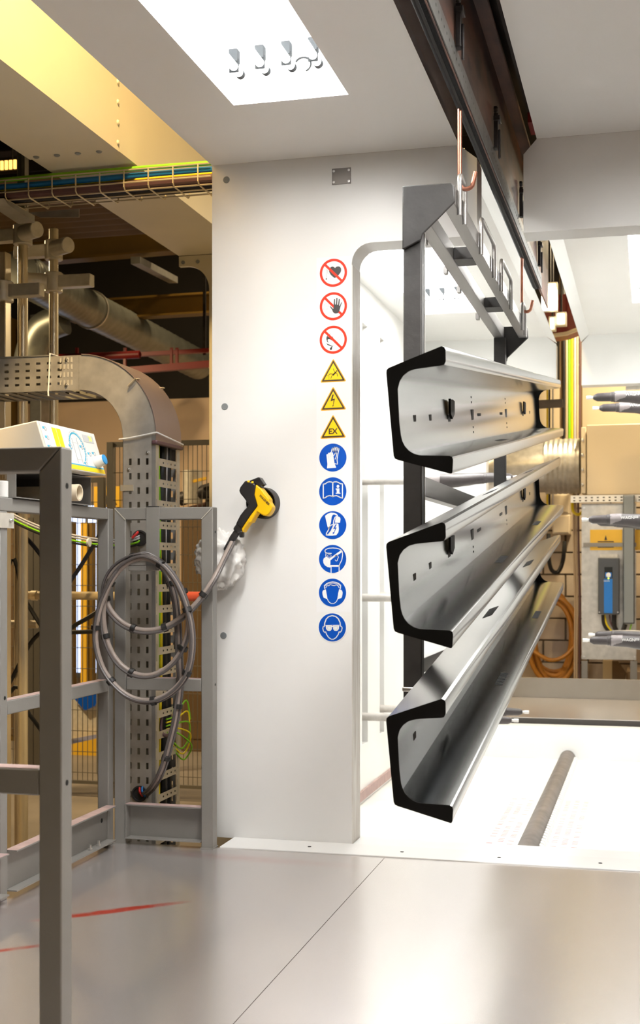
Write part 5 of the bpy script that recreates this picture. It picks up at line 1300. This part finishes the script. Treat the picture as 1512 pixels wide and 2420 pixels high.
for i, (pts, r, m, lab) in enumerate((([(1425,1453),(1427,1475),(1437,1490),(1448,1498)],.014,'cable_black','black cable looping from the left under the drive'),([(1428,1453),(1433,1475),(1445,1492)],.008,'cable_yellow','yellow cable under the drive'),([(1451,1453),(1451,1478),(1458,1492),(1470,1493),(1477,1475)],.018,'cable_black','thick black cable looping from drive to trunking'),([(1440,1453),(1442,1470),(1450,1485)],.007,'cable_purple','thin dark cable under the drive centre'),([(1492,1475),(1488,1490),(1492,1500)],.005,'cable_green','thin green wire below the trunking'))):
    cable(lab, [px(u,v,Y=10.18) for u, v in pts], r, m, 'cables under the drive')
# cream junction boxes and cables left of the sheet
for i, (u0, v0, u1, v1) in enumerate(((1300,1168,1346,1215),(1305,1216,1347,1263))):
    o = thing('junction_box', ['upper cream junction box on the block wall','lower cream junction box on the block wall'][i], 'box', px(u0,v1,Y=11.3), 'cream junction boxes')
    G().box(*rb(u0,v0,u1,v1,11.35,11.548)).build('body', 'pvc_cream', o, bevel=.008)
    G().box(*rb(u0+4,v0+5,u1-4,v1-5,11.338,11.3495)).build('cover', 'beige_cabinet', o)
for i, u in enumerate((1355,1360,1366)):
    cable(['thin cream conduit left of the sheet','second cream conduit left of the sheet','dark conduit beside the sheet'][i], [px(u,1165,Y=10.9), px(u+1,1300,Y=10.9), px(u+4,1420,Y=10.9), px(u+3,1560,Y=10.9), (px(u+3,1560,Y=10.9).x,10.9,HF)], .009, ('cable_tan','cable_tan','cable_purple')[i], 'conduits left of the mounting sheet')
cable('yellow cable loop below the corrugated duct', [Vector((px(1352,1150,Y=10.74).x, 10.74, cc1.z-.235)), px(1352,1185,Y=10.8), px(1354,1208,Y=10.75), px(1366,1216,Y=10.75), px(1378,1208,Y=10.8)], .012, 'cable_yellow')
cable('black hose hanging in a loop on the block wall', [px(1296,1262,Y=11.35), px(1296,1310,Y=11.3), px(1302,1345,Y=11.3), px(1318,1352,Y=11.3), px(1330,1325,Y=11.3), px(1334,1280,Y=11.35)], .018, 'cable_black', cat='hose', name='hanging_hose')
# orange hose coil: several turns
oh = thing('orange_hose', 'coil of orange air hose hanging on the block wall', 'hose', px(1310,1500,Y=11.3))
rg = random.Random(5)
for k in range(7):
    cx_, cy_ = 1306 + rg.uniform(-6,6), 1508 + rg.uniform(-10,10); rx, ry = 52+rg.uniform(-8,12), 96+rg.uniform(-12,8)
    P = [px(cx_+rx*math.cos(a), cy_+ry*math.sin(a), Y=11.15+.035*k) for a in [2*math.pi*i/28 for i in range(29)]]
    G().tube(P, .021, 10).build('turn', 'orange_hose', oh)
G().tube(spline([px(1262,1540,Y=11.1), px(1300,1560,Y=11.05), px(1335,1550,Y=11.05), px(1362,1520,Y=11.1)], 8), .018, 10).build('turn', 'orange_hose', oh)
# cardboard and posts low behind
tag(G().box(*rb(1424,1562,1446,1640,10.8,11.0)).build('yellow_upright', 'cream_pipe'), 'cream upright below the mounting sheet', 'post')
tag(G().add([px(1446,1562,Y=10.7), px(1460,1562,Y=10.7), px(1480,1590,Y=10.7), px(1470,1640,Y=10.7), px(1446,1640,Y=10.7), px(1446,1562,Y=10.9), px(1460,1562,Y=10.9), px(1480,1590,Y=10.9), px(1470,1640,Y=10.9), px(1446,1640,Y=10.9)], [[0,1,2,3,4],[9,8,7,6,5],[0,5,6,1],[1,6,7,2],[2,7,8,3],[3,8,9,4],[4,9,5,0]]).build('cardboard_piece', 'brown_sheet'), 'brown angled cardboard piece under the mounting sheet', 'cardboard')
tag(G().box(*rb(1480,1585,1590,1640,10.9,11.3)).build('wooden_crate', 'cable_tan', bevel=.01), 'tan crate low at the right picture edge', 'crate')
# painted upper wall strip lit behind the ladder
uw = G().box(-1.9, .55, HY1-.052, HY1-.036, 1.66, 2.59).build('rendered_band', 'beige_cabinet', wh)
# cable ladder with upright cables
cd_ = thing('cable_ladder', 'upright cable ladder with bundled cables beyond the booth exit', 'cable ladder', px(1348,1040,Y=11.0))
zb_, ztp = px(1348,1045,Y=11.0).z, 4.6
for u in (1326, 1372):
    c = px(u, 900, Y=11.0); G().box(c.x-.012, c.x+.012, 10.98, 11.03, zb_, ztp).build('side_rail', 'brown_sheet', cd_)
for zz in (1.9, 3.2):
    for u in (1326, 1372):
        c = px(u, 900, Y=11.0); G().box(c.x-.01, c.x+.01, 11.031, HY1-.053 if zz < 2.5 else HY1, zz, zz+.04).build('wall_arm', 'dark_steel', cd_)
ca_, cb2 = px(1326,900,Y=11.0).x, px(1372,900,Y=11.0).x
for k in range(15):
    z = zb_ + .08 + k*.19
    if k == 0: rg0 = G().cyl((ca_,10.995,z), (cb2,10.995,z), .010, 8).build('rung', 'alu_clamp', cd_); zr = z
    else: share(rg0, 'rung', cd_, (0,0,z-zr))
for i, (u, r, m, nm) in enumerate(((1332,.011,'cable_black','black'),(1338.5,.011,'cable_tan','tan'),(1345,.0115,'cable_green','lime green'),(1351.5,.0115,'cable_yellow','bright yellow'),(1358,.011,'cable_grey','grey'),(1364,.010,'cable_tan','pale tan'),(1369.5,.008,'cable_purple','maroon'))):
    x = px(u, 900, Y=10.96).x
    cable(nm + ' cable running up the ladder beyond the exit', [(x+.001*math.sin(i+k), 10.970+.003*math.cos(i*2+k), zb_+(ztp-zb_-.05)*k/6) for k in range(7)], r, m, 'cables on the upright ladder')
# cable in front of the tan wall, dark bracket
for i, u in enumerate((1293, 1298, 1306)):
    x = px(u,950,Y=11.3).x; cable(['yellow upright cable behind the top shelf end','black upright cable behind the top shelf end','grey upright cable behind the top shelf end'][i], [(x,11.3,1.5),(x,11.302,2.1),(x,11.3,3.0),(x,11.3,HZ1)], .008, ('cable_yellow','cable_black','cable_grey')[i], 'upright cables behind the top shelf')
tag(G().bar(px(1230,958,Y=10.6), px(1330,953,Y=10.6), .05, .065).build('wall_bracket', 'dark_rust'), 'dark horizontal bracket bar behind the top shelf end', 'bracket')
# red hood and lamps above the slot
rh = thing('red_hood', 'dark red curved hood high beyond the conveyor slot', 'hood', px(1330,760,Y=10.0))
P = [px(u, v, Y=10.0) for u, v in ((1280,700),(1385,690),(1392,758),(1370,772),(1340,784),(1300,790),(1285,780))]
n = len(P); G().add(P + [p + Vector((0,.35,0)) for p in P], [list(range(n)), list(range(n,2*n))[::-1]] + [[(i+1) % n, i, n+i, n+(i+1) % n] for i in range(n)]).build('shell', 'red_paint', rh)
for x in (P[0].x+.05, P[1].x-.05): G().box(x-.01, x+.01, 10.15, 10.17, P[0].z-.05, HZ1).build('drop_rod', 'dark_steel', rh)
q = [P[2], P[3], P[4], P[5], P[6]]
G().tube([p + Vector((0,-.01,-.015)) for p in q], .016, 8).build('rim', 'cream_pipe', rh)
def box_lamp(label, u0, v0, u1, v1, Y, pw):
    a, b = px(u0,v0,Y=Y), px(u1,v1,Y=Y)
    t = thing('flood_lamp', label, 'lamp', ((a.x+b.x)/2, Y, b.z), 'warm flood lamps beyond the slot')
    G().box(a.x-.015, b.x+.015, Y+.004, Y+.07, b.z-.015, a.z+.015).build('housing', 'alu_clamp', t, bevel=.004)
    G().box(a.x, b.x, Y-.004, Y+.0035, b.z, a.z).build('lens', 'lamp_warm', t)
    G().cyl(((a.x+b.x)/2, Y+.04, a.z+.015), ((a.x+b.x)/2, Y+.04, HZ1), .008, 8).build('drop_rod', 'dark_steel', t)
    if pw:
        area('flood_light', ((a.x+b.x)/2, Y-.02, (a.z+b.z)/2), b.x-a.x, a.z-b.z, pw, (1,.8,.5), (math.radians(70),0,0), t)
box_lamp('large bright flood lamp seen through the conveyor slot', 1284, 672, 1312, 728, 9.3, P_HALL_BACK)
box_lamp('small bright flood lamp before the red hood', 1317, 742, 1333, 764, 9.6, 0)
box_lamp('narrow flood lamp left of the small one', 1301, 752, 1308, 776, 9.6, 0)
bay_lamp('warm pendant lamp over the rear wall beyond the booth', (.1,10.2,3.7), .22, P_HALL_BACK*1.6, (1,.80,.5))
a_ = px(1478,922,Y=YBO+.002)
tag(G().box(a_.x, .02, YBO+.0005, YBO+.006, a_.z, OZ+.1).build('grey_flap', 'alu_clamp'), 'grey flap hanging below the far lintel', 'flap')
